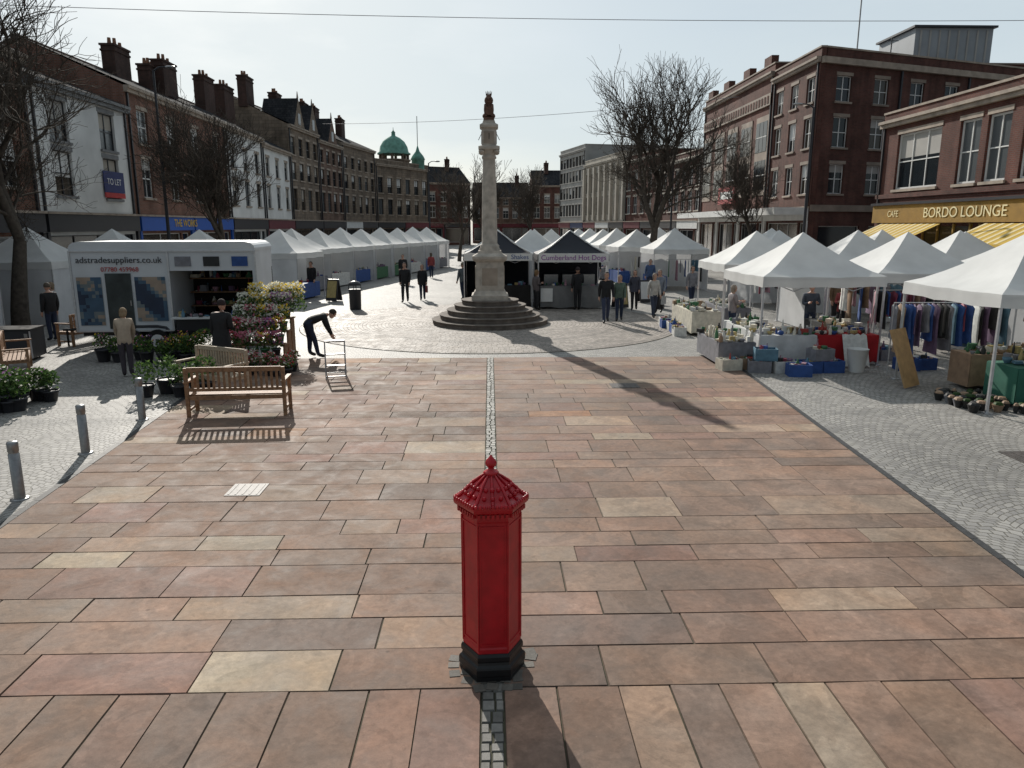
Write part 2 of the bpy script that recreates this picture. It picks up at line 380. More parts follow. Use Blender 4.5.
# ------------------------------------------------------------------ post box
P=Grp('pillar_box',(0,5.24,.02),rad(3)); P.e.scale=(.97,.97,.965)
def hexp(mb,prof,m,sm=False): mb.lathe(prof,m,6,rot=0,smooth=sm)
hexp(P['base'],[(.262,0),(.262,.035),(.268,.05),(.268,.10),(.262,.115),(.245,.13),(.238,.15),(.25,.165),(.25,.20),(.238,.225)],M_black)
hexp(P['body'],[(.232,.225),(.232,.26),(.226,.275),(.226,1.31),(.234,1.325),(.234,1.36)],M_red)
for k in range(6):
    a=rad(30+60*k); n=Vector((math.cos(a),math.sin(a),0)); tt=Vector((-n.y,n.x,0)); ap=.226*math.cos(rad(30))
    Mx=Matrix((tt,n,Vector((0,0,1)))).transposed()
    for (u,z,su,sz) in ((-.098,.79,.012,1.0),(.098,.79,.012,1.0),(0,.30,.19,.012),(0,1.28,.19,.012)):
        P['panel_mouldings'].box(n*(ap+.002)+tt*u+Vector((0,0,z)),(su,.008,sz),M_red,M=Mx)
    c=Vector((.228*math.cos(rad(60*k)),.228*math.sin(rad(60*k)),0))
    P['corner_beads'].tube([c+Vector((0,0,.25)),c+Vector((0,0,1.32))],.009,M_red,6)
    for q in range(7):
        P['dentils'].box(n*(.222)+tt*(-.105+.035*q)+Vector((0,0,1.375)),(.02,.03,.035),M_red,M=Mx)
hexp(P['cornice'],[(.234,1.36),(.25,1.362),(.25,1.392),(.268,1.396),(.285,1.41),(.292,1.43),(.292,1.447),(.27,1.452)],M_red)
for k in range(6):
    for q in range(9):
        a0=rad(60*k); a1=rad(60*k+60); f=(q+.5)/9
        c=Vector((math.cos(a0),math.sin(a0),0))*.286*(1-f)+Vector((math.cos(a1),math.sin(a1),0))*.286*f
        P['cap_beads'].ell(c+Vector((0,0,1.456)),(.014,.014,.018),M_red,8,5)
hexp(P['roof'],[(.272,1.452),(.235,1.475),(.19,1.52),(.14,1.57),(.085,1.61),(.055,1.63),(.05,1.645)],M_red)
for k in range(12):
    a=rad(30*k); pts=[]
    for r_,z_ in [(.262,1.462),(.232,1.484),(.188,1.528),(.138,1.58),(.085,1.618),(.05,1.64)]:
        q=r_*(1 if k%2==0 else .866); pts.append((q*math.cos(a),q*math.sin(a),z_))
    P['roof_ribs'].tube(pts,[.014,.013,.012,.011,.01,.008],M_red,6)
for k in range(6):
    for q in range(3):
        a=rad(60*k+12+18*q)
        for r_,z_ in ((.225*.89,1.505),(.17*.89,1.555)):
            P['roof_leaves'].ell((r_*math.cos(a),r_*math.sin(a),z_),(.018,.018,.02),M_red,6,4)
P['finial'].lathe([(.055,1.64),(.062,1.65),(.05,1.662),(.025,1.675),(.022,1.69),(.04,1.705),(.046,1.725),(.036,1.75),(.018,1.768),(.008,1.785),(.0005,1.79)],M_red,14)
for a,z,sz,mm in ((90,1.15,(.17,.012,.035),M_black),(90,1.20,(.20,.05,.014),M_red),(90,.75,(.19,.012,.62),M_red),(90,.98,(.12,.016,.10),M_white)):
    P['door_plate'].box((0,.2+sz[1]/2,z),sz,mm)
P.done()
# ------------------------------------------------------------------ market cross
C=Grp('market_cross',(0,CY,.012))
rs=[2.05,1.78,1.52,1.26,1.0]
for i,r_ in enumerate(rs):
    z0=i*.17
    C['steps'].lathe([(r_,z0 if i else -.01),(r_,z0+.13),(r_+.03,z0+.135),(r_+.03,z0+.165),(r_+.015,z0+.17)],M_step,24,smooth=False)
S=C['pedestal']
def sq(mb,prof,m,rot=45): mb.lathe([(r*math.sqrt(2),z) for r,z in prof],m,4,rot=rad(rot),smooth=False)
sq(S,[(.64,.85),(.64,1.02),(.58,1.05),(.55,1.12),(.52,1.16),(.50,1.18),(.48,2.15),(.50,2.18),(.56,2.22),(.60,2.28),(.60,2.36),(.52,2.40),(.42,2.46),(.40,2.55)],M_stone)
for a in range(4):
    n=Vector((math.cos(a*math.pi/2),math.sin(a*math.pi/2),0)); Mx=Matrix((Vector((-n.y,n.x,0)),n,Vector((0,0,1)))).transposed()
    C['panels'].box(n*.492+Vector((0,0,1.66)),(.66,.03,.72),M_stone,M=Mx)
    C['panels'].box(n*.508+Vector((0,0,1.66)),(.54,.012,.6),M_trim,M=Mx)
C['shaft'].lathe([(.36,2.55),(.36,2.62),(.33,2.66),(.34,2.72),(.30,2.76),(.27,2.8),(.262,3.6),(.245,4.6),(.215,5.55),(.21,5.62),(.25,5.65),(.25,5.7),(.22,5.74),(.24,5.8),(.33,5.92)],M_stone,24)
sq(C['capital'],[(.34,5.92),(.36,5.94),(.36,6.02),(.28,6.05)],M_stone)
for sx in (-1,1):
    for sy in (-1,1): C['volutes'].ell((sx*.26,sy*.26,5.86),(.10,.10,.08),M_stone,10,6)
sq(C['sundial_block'],[(.25,6.05),(.25,6.6),(.31,6.64),(.31,6.72),(.22,6.78),(.18,6.9)],M_stone)
for a in range(4):
    n=Vector((math.cos(a*math.pi/2),math.sin(a*math.pi/2),0)); Mx=Matrix((Vector((-n.y,n.x,0)),n,Vector((0,0,1)))).transposed()
    C['dials'].box(n*.255+Vector((0,0,6.32)),(.34,.02,.38),M_trim,M=Mx)
    C['dials'].tube([n*.26+Vector((0,0,6.45)),n*.36+Vector((0,0,6.25))],.012,M_black,5)
L=C['lion']
L.box((0,0,6.93),(.36,.42,.08),M_lion)
L.ell((0,.08,7.10),(.17,.2,.16),M_lion); L.ell((0,0,7.28),(.14,.14,.24),M_lion); L.ell((0,-.02,7.52),(.15,.15,.16),M_lion); L.ell((0,-.08,7.60),(.10,.13,.11),M_lion)
L.ell((0,-.19,7.56),(.06,.08,.055),M_lion); L.ell((-.07,-.04,7.70),(.03,.02,.04),M_lion,8,5); L.ell((.07,-.04,7.70),(.03,.02,.04),M_lion,8,5)
for s in (-1,1):
    L.tube([(s*.1,-.08,7.38),(s*.12,-.17,7.2),(s*.10,-.19,6.99)],[.06,.05,.045],M_lion,8); L.ell((s*.15,.02,7.03),(.07,.16,.08),M_lion)
L.tube([(0,.22,7.0),(.12,.3,7.1),(.1,.28,7.35),(.05,.26,7.45)],[.03,.025,.02,.035],M_lion,6)
L.box((0,-.22,7.17),(.20,.03,.26),M_lion)
for i in range(5): L.tube([(-.08+.04*i,-.06,7.70),(-.1+.05*i,-.08,7.80+.02*(i%2))],[.02,.008],M_lion,5)
C.done()
# ------------------------------------------------------------------ buildings
def fbox(mb,A,d,n,u0,u1,z0,z1,n0,n1,m):
    c=[]
    for (u,q,z) in ((u0,n0,z0),(u1,n0,z0),(u1,n1,z0),(u0,n1,z0),(u0,n0,z1),(u1,n0,z1),(u1,n1,z1),(u0,n1,z1)):
        c.append((A.x+d.x*u+n.x*q,A.y+d.y*u+n.y*q,z))
    i=len(mb.v); mb.v+=c; k=mb.mi(m)
    for f in ((0,1,2,3),(7,6,5,4),(4,5,1,0),(5,6,2,1),(6,7,3,2),(7,4,0,3)):
        mb.f.append(tuple(i+a for a in f)); mb.m.append(k); mb.sm.append(False); mb.c.append((1,1,1))
def facade(G,A,B,z0,z1,wins,wall,frame=None,rev=.16,sill=M_trim,bar=.05):
    A=Vector((A[0],A[1],0)); B=Vector((B[0],B[1],0)); Lt=(B-A).length; d=(B-A)/Lt; n=Vector((d.y,-d.x,0))
    frame=frame or M_frame
    P3=lambda u,z,q=0:(A.x+d.x*u+n.x*q,A.y+d.y*u+n.y*q,z)
    us=sorted(set([0,Lt]+[round(w[i],4) for w in wins for i in (0,1)])); zs=sorted(set([z0,z1]+[round(w[i],4) for w in wins for i in (2,3)]))
    us=[u for u in us if 0<=u<=Lt]
    W=G['walls']
    for i in range(len(us)-1):
        for j in range(len(zs)-1):
            cu=(us[i]+us[i+1])/2; cz=(zs[j]+zs[j+1])/2
            if any(w[0]<cu<w[1] and w[2]<cz<w[3] for w in wins): continue
            W.face([P3(us[i],zs[j]),P3(us[i],zs[j+1]),P3(us[i+1],zs[j+1]),P3(us[i+1],zs[j])],wall)
    for w in wins:
        a,b,c,e,kind=w
        for q in ([(a,c),(a,e)],[(a,e),(b,e)],[(b,e),(b,c)],[(b,c),(a,c)]):
            W.face([P3(*q[0]),P3(*q[0],-rev),P3(*q[1],-rev),P3(*q[1])],wall)
        gl=R.choice([G1,G1,G2,G3]) if kind!='shop' else R.choice([G1,G3])
        G['glazing'].face([P3(a,c,-rev),P3(a,e,-rev),P3(b,e,-rev),P3(b,c,-rev)],gl)
        F=G['window_frames']; t_=bar
        fb=lambda u0,u1,zz0,zz1,q=.04: fbox(F,A,d,n,u0,u1,zz0,zz1,-rev+.004,-rev+q+.004,frame)
        if kind!='shop' and R.random()<.45:
            hh=R.choice([.25,.4,.55]); fbox(G['blinds'],A,d,n,a+t_,b-t_,e-t_-(e-c)*hh,e-t_,-rev+.001,-rev+.003,R.choice([M_cream,M_rend,M_conc]))
        fb(a,a+t_,c,e); fb(b-t_,b,c,e); fb(a+t_,b-t_,c,c+t_); fb(a+t_,b-t_,e-t_,e)
        if kind=='sash':
            fb(a+t_,b-t_,(c+e)/2-.03,(c+e)/2+.03,.05)
            if b-a>.8: fb((a+b)/2-.02,(a+b)/2+.02,c+t_,e-t_,.03)
        elif kind.startswith('g'):
            nx,nz=int(kind[1]),int(kind[2])
            for i in range(1,nx): fb(a+(b-a)*i/nx-.03,a+(b-a)*i/nx+.03,c+t_,e-t_,.035)
            for i in range(1,nz): fb(a+t_,b-t_,c+(e-c)*i/nz-.025,c+(e-c)*i/nz+.025,.03)
        elif kind=='shop':
            k=max(1,int((b-a)/1.8))
            for i in range(1,k): fb(a+(b-a)*i/k-.03,a+(b-a)*i/k+.03,c+t_,e-t_,.035)
        if kind!='shop' and sill:
            fbox(G['sills'],A,d,n,a-.08,b+.08,c-.12,c-.002,-.02,.09,sill)
            fbox(G['lintels'],A,d,n,a-.06,b+.06,e+.002,e+.2,-.02,.03,sill)
    return A,d,n,Lt
def chimney(G,x,y,z,h=1.8,w=1.2,dd=.7,m=M_brickA,pots=3):
    G['chimneys'].box((x,y,z+h/2),(dd,w,h),m); G['chimneys'].box((x,y,z+h-.25),(dd+.1,w+.1,.12),m); G['chimneys'].box((x,y,z+h+.06),(dd+.14,w+.14,.12),M_chim)
    for i in range(pots):
        G['chimney_pots'].tube([(x,y-w/2+w*(i+.5)/pots,z+h+.12),(x,y-w/2+w*(i+.5)/pots,z+h+.5+.12*(i%2))],[.13,.10],mat('terracotta',(.20,.10,.06),.8),8)
def building(name,A,B,H,depth,wall,floors,shop=True,roof='gable',rh=3.,frame=None,sidewall=None,chim=(),gf=4.,fascia=None,shopmat=None,cornice=True,parapet=.5,sill=M_trim,bar=.05,side=None):
    G=Grp(name); A=Vector((*A,0)); B=Vector((*B,0)); Lt=(B-A).length; d=(B-A)/Lt; n=Vector((d.y,-d.x,0)); sidewall=sidewall or wall
    wins=[]
    for f in floors:
        cnt,wd,a,b,k=f[:5]; u0=f[5] if len(f)>5 else 0; u1=f[6] if len(f)>6 else Lt
        for i in range(cnt):
            c=u0+(u1-u0)*(i+.5)/cnt; wins.append((c-wd/2,c+wd/2,a,b,k))
    if shop:
        k=max(1,int(Lt/5))
        for i in range(k):
            u0=Lt*i/k+.35; u1=Lt*(i+1)/k-.35; wins.append((u0,u1-1.3,.5,gf-1.,'shop')); wins.append((u1-1.1,u1,.06,gf-1.,'shop'))
    facade(G,A,B,0,H,wins,wall,frame,sill=sill,bar=bar)
    W=G['walls']
    A2=A-n*depth; B2=B-n*depth
    v=lambda p,z:(p.x,p.y,z)
    W.face([v(A,0),v(A2,0),v(A2,H),v(A,H)],sidewall); W.face([v(B,0),v(B,H),v(B2,H),v(B2,0)],sidewall); W.face([v(A2,0),v(B2,0),v(B2,H),v(A2,H)],sidewall)
    if shop:
        for i in range(k):
            u0=Lt*i/k+.1; u1=Lt*(i+1)/k-.1
            fm=(fascia[i%len(fascia)] if fascia else R.choice([M_dframe,M_white,mat('fascia_navy',(.02,.04,.12),.5),mat('fascia_maroon',(.15,.02,.03),.5)]))
            fbox(G['shop_fascias'],A,d,n,u0,u1,gf-.85,gf-.1,.004,.22,fm)
            fbox(G['shop_fascias'],A,d,n,u0-.08,u1+.08,gf-.098,gf,.004,.3,M_trim)
            for uu in (u0-.05,u1-.15): fbox(G['pilasters'],A,d,n,uu,uu+.2,0,gf-.86,.004,.14,fm)
    if cornice:
        fbox(G['cornice'],A,d,n,.0,Lt,H-.32,H-.14,.004,.2,sill or M_trim); fbox(G['cornice'],A,d,n,.0,Lt,H-.138,H,.004,.30,sill or M_trim)
    for u in (.25,Lt-.25): fbox(G['downpipes'],A,d,n,u-.05,u+.05,gf+.02,H-.33,.004,.10,M_dframe)
    Rf=G['roof']
    if roof=='gable':
        o=.3; Mi=A-n*depth/2; Mj=B-n*depth/2
        e=lambda p,q,z:(p.x+n.x*q,p.y+n.y*q,z)
        Rf.face([e(A,o,H+.01),e(B,o,H+.01),v(Mj,H+rh),v(Mi,H+rh)],M_slate); Rf.face([e(B2,-o,H+.01),e(A2,-o,H+.01),v(Mi,H+rh),v(Mj,H+rh)],M_slate)
        W.face([v(A,H),v(A2,H),v(Mi,H+rh-.02)],sidewall); W.face([v(B2,H),v(B,H),v(Mj,H+rh-.02)],sidewall)
        Rf.tube([v(Mi,H+rh),v(Mj,H+rh)],.10,mat('ridge_tile',(.07,.05,.045),.95,spec=.05),6)
    else:
        Rf.face([v(A,H-.05),v(B,H-.05),v(B2,H-.05),v(A2,H-.05)],mat('roof_felt',(.08,.08,.085),.9))
        for (a_,b_) in ((A,B),(B,B2),(A2,A)):
            dd=(b_-a_).normalized(); nn=Vector((dd.y,-dd.x,0)); l=(b_-a_).length
            if l<1: continue
            fbox(G['parapet'],a_,dd,nn,.01,l-.01,H+.002,H+parapet,-.3,-.004,wall); fbox(G['coping'],a_,dd,nn,0,l,H+parapet+.002,H+parapet+.1,-.34,.05,sill or M_trim)
    for (u,q,h,wd,cm) in chim:
        p=A+d*u-n*q; zb=H+ (rh*(1-abs(q-depth/2)/(depth/2)) if roof=='gable' else 0)-.4
        chimney(G,p.x,p.y,zb,h,wd,.8,cm)
    return G,A,d,n,Lt
X0=-18.5
M_blue=mat('fascia_blue',(.01,.09,.42),.45,.05); M_yel=mat('letter_yellow',(.75,.48,.03),.5,.05); M_wlet=mat('letter_white',(.8,.8,.8),.5,.03)
M_mar=mat('fascia_maroon2',(.14,.02,.03),.5)
def fin(Q): Q[0].done()
fin(building('brick_building',(X0,12),(X0,22),9.8,11,M_brickA,[(4,1.1,5,6.9,'sash'),(4,1.1,7.6,9.1,'sash')],rh=3.2,chim=[(9,5.5,2,1.6,M_chim)]))
fin(building('brick_building',(X0,22.02),(X0,31.9),10.0,10,M_brickA,[(3,1.15,4.9,6.9,'sash'),(3,1.15,7.6,9.3,'sash')],rh=2.4,chim=[(1,5,1.8,1.8,M_chim),(9,5,1.5,1.6,M_chim)],fascia=[M_dframe]))
Q=building('white_building',(X0,31.92),(X0,40.3),9.3,10,M_rend,[(2,1.5,4.7,6.6,'g22'),(2,1.5,7.0,8.7,'g22')],rh=2.0,frame=M_dframe,sidewall=M_brickA,fascia=[M_dframe,M_mar],sill=mat('grey_trim',(.2,.2,.2),.7))
fbox(Q[0]['banner'],Q[1],Q[2],Q[3],5.3,7.3,5.0,6.0,.05,.08,mat('banner_navy',(.02,.03,.14),.6)); fbox(Q[0]['banner'],Q[1],Q[2],Q[3],5.3,7.3,4.75,4.99,.05,.08,mat('banner_red',(.5,.03,.03),.6))
text('banner_lettering','TO LET',.42,(X0+.09,38.2,5.5),(rad(90),0,rad(90)),M_wlet,Q[0].e); fin(Q)
Q=building('brick_building',(X0,40.32),(X0,54.8),10.4,10,M_brickA,[(4,1.25,4.9,6.9,'sash'),(4,1.25,7.7,9.4,'sash')],rh=2.3,chim=[(9.5,4.6,2.,2.0,M_chim),(14,4.6,1.8,1.6,M_chim)],fascia=[M_blue,M_blue])
text('shop_lettering','THE WORKS',.6,(X0+.24,46.2,3.55),(rad(90),0,rad(90)),M_yel,Q[0].e); fin(Q)
fin(building('white_building',(X0,54.82),(X0,63.4),10.3,10,M_rend,[(3,1.1,4.9,6.7,'sash'),(3,1.1,7.5,9.0,'sash')],rh=2.6,chim=[(.6,4,2.4,2.2,M_chim),(8,4,2.8,2.2,M_chim)],frame=M_dframe,sidewall=M_brickA))
fin(building('white_building',(X0,63.42),(X0,72),10.0,10,M_rend,[(3,1.1,4.9,6.7,'sash'),(3,1.1,7.5,9.0,'sash')],rh=2.6,chim=[(4,4,3.2,2.4,M_chim)],frame=M_dframe,sidewall=M_brickA,fascia=[M_mar]))
def gablets(Q,us,H,w,h,m):
    G,A,d,n,Lt=Q
    for u in us:
        P3=lambda uu,z,q:(A.x+d.x*uu+n.x*q,A.y+d.y*uu+n.y*q,z)
        a,b,c=P3(u-w/2,H,.32),P3(u+w/2,H,.32),P3(u,H+h,.32); a2,b2,c2=P3(u-w/2,H,-3),P3(u+w/2,H,-3),P3(u,H+h,-3)
        G['gables'].face([a,c,b],m); G['gable_roofs'].face([a,a2,c2,c],M_slate); G['gable_roofs'].face([b,c,c2,b2],M_slate)
        fbox(G['gable_windows'],A,d,n,u-.35,u+.35,H+.2,H+1.2,.324,.34,G1)
        G['gables'].tube([P3(u,H+h,.25),P3(u,H+h+.6,.25)],[.1,.03],M_trim,6)
Q=building('sandstone_building',(X0,72.02),(-17.8,81),12.6,11,M_ash,[(4,1.2,4.9,6.9,'sash'),(4,1.2,7.7,9.3,'sash'),(4,1.1,10.,11.6,'sash')],rh=2.6,chim=[(.8,4,2.6,2.2,M_chim),(8.4,4,2.4,2.,M_chim)],frame=M_dframe); gablets(Q,[2.5,6.8],12.6,3,2.6,M_ash); fin(Q)
Q=building('sandstone_building',(-17.8,81.02),(-16.9,89),12.2,11,M_ash2,[(4,1.1,4.9,6.9,'sash'),(4,1.1,7.7,9.3,'sash'),(4,1.,10.,11.3,'sash')],rh=3.0,chim=[(7.2,4,2.8,2.2,M_chim)],frame=M_dframe); gablets(Q,[4],12.2,3,2.6,M_ash2); fin(Q)
fin(building('sandstone_building',(-16.9,89.02),(-14.8,100),12.8,11,M_ash,[(5,1.1,4.9,6.9,'sash'),(5,1.1,7.7,9.3,'sash'),(5,1.,10.,11.3,'sash')],rh=2.4,chim=[(2,4,2.6,2.2,M_chim),(10,4,2.4,2.2,M_chim)],frame=M_dframe))
Q=building('domed_building',(-14.8,100.02),(-8.9,112),11.4,11,M_ash,[(6,1.1,4.9,6.9,'sash'),(6,1.1,7.7,9.7,'sash')],rh=2,roof='flat',frame=M_dframe)
dc=(-13.2,107.5,0)
Q[0]['drum'].lathe([(2.1,11.3),(2.1,12.1),(2.3,12.2),(2.3,12.4)],M_ash,16,dc,smooth=False)
for k in range(8): Q[0]['drum'].tube([(dc[0]+1.9*math.cos(k*.785),dc[1]+1.9*math.sin(k*.785),12.4),(dc[0]+1.9*math.cos(k*.785),dc[1]+1.9*math.sin(k*.785),13.1)],.2,M_ash,8)
Q[0]['dome'].lathe([(2.3,13.1),(2.3,13.25),(2.05,13.4),(1.9,14.1),(1.5,14.8),(.9,15.3),(.3,15.55),(.25,15.9),(.3,16.),(.05,16.3),(.02,16.7)],M_copper,20,dc)
Q[0]['turret'].lathe([(.9,11.3),(.9,12.6),(1.05,12.7),(.8,13.2),(.3,13.8),(.05,14.6),(.02,15.5)],M_copper,10,(-10.2,110.6,0)); Q[0]['turret'].tube([(-10.2,110.6,14.5),(-10.2,110.6,18.6)],.05,M_black,5)
fin(Q)
fin(building('brick_building',(-13,135),(-3.5,140),11,9,M_brickC,[(5,1.1,4.9,6.9,'sash'),(5,1.1,7.7,9.3,'sash')],rh=3,chim=[(3,4,2,2,M_chim),(8,4,2,2,M_chim)]))
fin(building('sandstone_building',(-3.4,152),(8,152),9,9,M_ash2,[(6,1.1,4.9,6.9,'sash'),(6,1.1,7.5,8.6,'sash')],rh=3,chim=[(3,4,2,2,M_chim),(9,4,2,2,M_chim)]))
fin(building('brick_building',(8.1,146),(22,146),11,9,M_brickC,[(7,1.1,4.9,6.9,'sash'),(7,1.1,7.7,9.3,'sash')],rh=3,chim=[(3,4,2,2,M_chim)]))
fin(building('office_building',(11.5,124),(14,112),14.5,14,M_conc,[(8,1.2,4.9,6.6,'g21'),(8,1.2,7.5,9.2,'g21'),(8,1.2,10.,11.6,'g21'),(8,1.2,12.2,13.6,'g21')],roof='flat',frame=M_dframe,sill=M_conc))
Q=building('columned_building',(14,111.9),(17,95),12.0,14,M_cream,[(7,1.3,4.9,7.4,'g22'),(7,1.3,8,10.6,'g22')],roof='flat',frame=M_dframe,sill=M_cream)
for i in range(8): fbox(Q[0]['columns'],Q[1],Q[2],Q[3],Q[4]*i/7*.96,Q[4]*i/7*.96+.6,4.2,11.4,.004,.35,M_cream)
fin(Q)
fin(building('brick_building',(17,94.9),(19,84),11.2,14,M_brickB,[(5,1.3,4.9,6.9,'g22'),(5,1.3,7.7,9.8,'g22')],roof='flat',sill=M_cream))
fin(building('brick_building',(19,83.9),(20,71.6),10.0,14,M_brickC,[(6,1.3,4.9,6.8,'g22'),(6,1.3,7.3,9.0,'g22')],roof='flat',sill=M_cream))
# big red brick department store
A=(20,71.5);B=(20,54.5)
M_dull=mat('dull_faience',(.26,.21,.17),.8,.3,.8)
Q=building('department_store',A,B,14.0,18,M_brickB,[],shop=True,roof='flat',fascia=[M_white],gf=4.6,sill=M_dull,frame=M_frame)
G,A_,d,n,Lt=Q
nb=5
for i in range(nb):
    u0=Lt*i/nb+.45; u1=Lt*(i+1)/nb-.45
    fbox(G['window_bays'],A_,d,n,u0,u1,5.6,11.2,.006,.05,M_dull)
    for a,b in ((6.0,8.1),(8.7,10.8)):
        for k in range(3):
            w0=u0+.12+(u1-u0-.24)*k/3; w1=u0+.12+(u1-u0-.24)*(k+1)/3-.08
            fbox(G['bay_glass'],A_,d,n,w0,w1,a,b,.052,.07,R.choice([G1,G1,G3]))
            fbox(G['bay_frames'],A_,d,n,w0,w1,(a+b)/2-.03,(a+b)/2+.03,.072,.09,M_frame)
fbox(G['frieze'],A_,d,n,.2,Lt-.2,11.8,12.6,.006,.14,M_dull)
for k in range(28): fbox(G['frieze'],A_,d,n,.5+k*.58,.8+k*.58,11.95,12.45,.142,.17,M_brickB)
fbox(G['sign_banner'],A_,d,n,Lt-11,Lt-6.5,5.2,6.6,.14,.2,mat('poster_red',(.30,.04,.04),.6)); fbox(G['sign_banner'],A_,d,n,Lt-10.4,Lt-7.1,5.6,6.2,.202,.22,M_white)
fbox(G['canopy'],A_,d,n,0,Lt,4.1,4.55,.3,2.2,M_white)
for u in (1.5,6,11,15.5): fbox(G['parapet_blocks'],A_,d,n,u-.7,u+.7,14.62,15.2,-.5,.02,M_brickB)
fin(Q)
Q=building('department_store',(20,54.45),(20,47),13.4,.35,M_brickC,[(3,1.2,5.4,7.2,'g22'),(3,1.2,8.2,10,'g22'),(3,1.2,10.9,12.4,'g22')],roof='flat',fascia=[M_white],gf=4.6,sill=M_dull,cornice=True)
fbox(Q[0]['canopy'],Q[1],Q[2],Q[3],0,Q[4],4.1,4.55,.3,2.2,M_white)
G=Q[0]
wn=[]
for i in range(7):
    c=1.9+i*3.05
    for a,b in ((5.4,7.2),(8.2,10),(10.9,12.4)): wn.append((c-.6,c+.6,a,b,'g22'))
wn.append((.8,4.2,.3,3.4,'shop')); wn.append((5,9,.3,3.4,'shop'))
A9,d9,n9,l9=facade(G,(20.02,46.98),(41,54.5),0,13.38,wn,M_brickC,M_frame,sill=M_dull)
fbox(G['cornice'],A9,d9,n9,0,l9,13.0,13.36,.004,.25,M_trim); fbox(G['string_course'],A9,d9,n9,0,l9,4.3,4.7,.004,.12,M_dull)
fbox(G['parapet'],A9,d9,n9,.4,l9,13.4,13.9,-.3,-.004,M_brickC); fbox(G['coping'],A9,d9,n9,.4,l9,13.902,14.0,-.34,.05,M_trim)
for u in (6.5,12.5,18.7): fbox(G['downpipes'],A9,d9,n9,u-.06,u+.06,.1,12.98,.004,.12,M_dframe)
G['walls'].face([(41,54.5,0),(41,54.5,13.4),(41,72,13.4),(41,72,0)],M_brickC)
G['plant_room'].box((33,58,15.2),(5.6,5,3.8),mat('grey_cladding',(.30,.32,.34),.6,.1,1))
for i in range(8): G['plant_room'].box((30.6+i*.68,55.47,15.4),(.12,.06,3.1),M_conc)
G['plant_room'].box((33,58,17.18),(6,5.4,.14),M_dframe)
G['roof_felt'].face([(20.1,47.1,13.37),(41,54.5,13.37),(41,72,13.37),(20.1,72,13.37)],M_dark)
G['antenna'].tube([(24,51,13.4),(24,51,19)],.05,M_steel,5)
G['antenna'].tube([(26.5,51.5,13.9),(26.5,51.5,15.5)],.04,M_dframe,5); G['antenna'].box((26.5,51.5,15.3),(.9,.04,.04),M_dframe)
fin(Q)
Q=building('brick_lounge_building',(20,38.8),(20,22.5),8.5,20,M_brickB,[(1,3.6,5.15,7.75,'g32',1.4,5.2),(1,1.4,5.15,7.75,'g22',6.4,7.8),(1,1.4,5.15,7.75,'g22',8.2,9.6),(1,1.4,5.15,7.75,'g22',10.3,11.7),(1,1.4,5.15,7.75,'g22',12.4,13.8)],shop=False,roof='flat',parapet=.35,sill=M_trim,bar=.09)
G,A_,d,n,Lt=Q
M_ochre=mat('ochre_fascia',(.30,.17,.025),.5,.15); M_gold=mat('letter_cream',(.85,.75,.45),.5,.03)
fbox(G['fascia'],A_,d,n,.2,Lt-.2,3.55,4.4,.004,.25,M_ochre); fbox(G['fascia_edge'],A_,d,n,.1,Lt-.1,4.402,4.52,.004,.34,M_dframe)
fbox(G['string_course'],A_,d,n,0,Lt,4.75,4.95,.004,.1,M_brickC)
for i in range(4):
    u0=.6+i*4; fbox(G['shopfront_glass'],A_,d,n,u0,u0+3.4,.4,3.4,.004,.03,G3)
    for k in range(4): fbox(G['shopfront_frames'],A_,d,n,u0+k*1.13-.05,u0+k*1.13+.05,.3,3.5,.004,.10,M_ochre)
text('fascia_lettering','BORDO LOUNGE',.62,(19.73,31.2,3.97),(rad(90),0,rad(-90)),M_gold,G.e,sx=1.15)
text('fascia_lettering_small','CAFE',.42,(19.73,36.6,3.97),(rad(90),0,rad(-90)),M_gold,G.e); text('fascia_lettering_small','BAR',.42,(19.73,26.6,3.97),(rad(90),0,rad(-90)),M_gold,G.e)
M_awn=mat('awning_yellow',(.55,.36,.04),.7,.08,2,trans=.15); M_awn2=mat('awning_cream',(.62,.52,.28),.7,.08,2)
for u0,u1 in ((1.2,6.2),(9.2,15.2)):
    q=lambda u,nn,z:(A_.x+d.x*u+n.x*nn,A_.y+d.y*u+n.y*nn,z)
    G['awnings'].face([q(u0,.26,3.5),q(u1,.26,3.5),q(u1,1.9,2.75),q(u0,1.9,2.75)],M_awn); G['awnings'].face([q(u0,1.9,2.75),q(u1,1.9,2.75),q(u1,1.92,2.5),q(u0,1.92,2.5)],M_awn)
    k=0
    while u0+k*.5<u1-.2:
        a=u0+k*.5; G['awning_stripes'].face([q(a,.27,3.506),q(a+.2,.27,3.506),q(a+.2,1.9,2.758),q(a,1.9,2.758)],M_awn2); k+=1
G['cable_mast'].tube([(34,36,8.4),(34,36,12.9)],.06,M_steel,6)
fin(Q)
fin(building('brick_building',(20,22.4),(20,8),10,16,M_brickC,[(4,1.2,5,7,'sash'),(4,1.2,7.8,9.3,'sash')],roof='flat'))
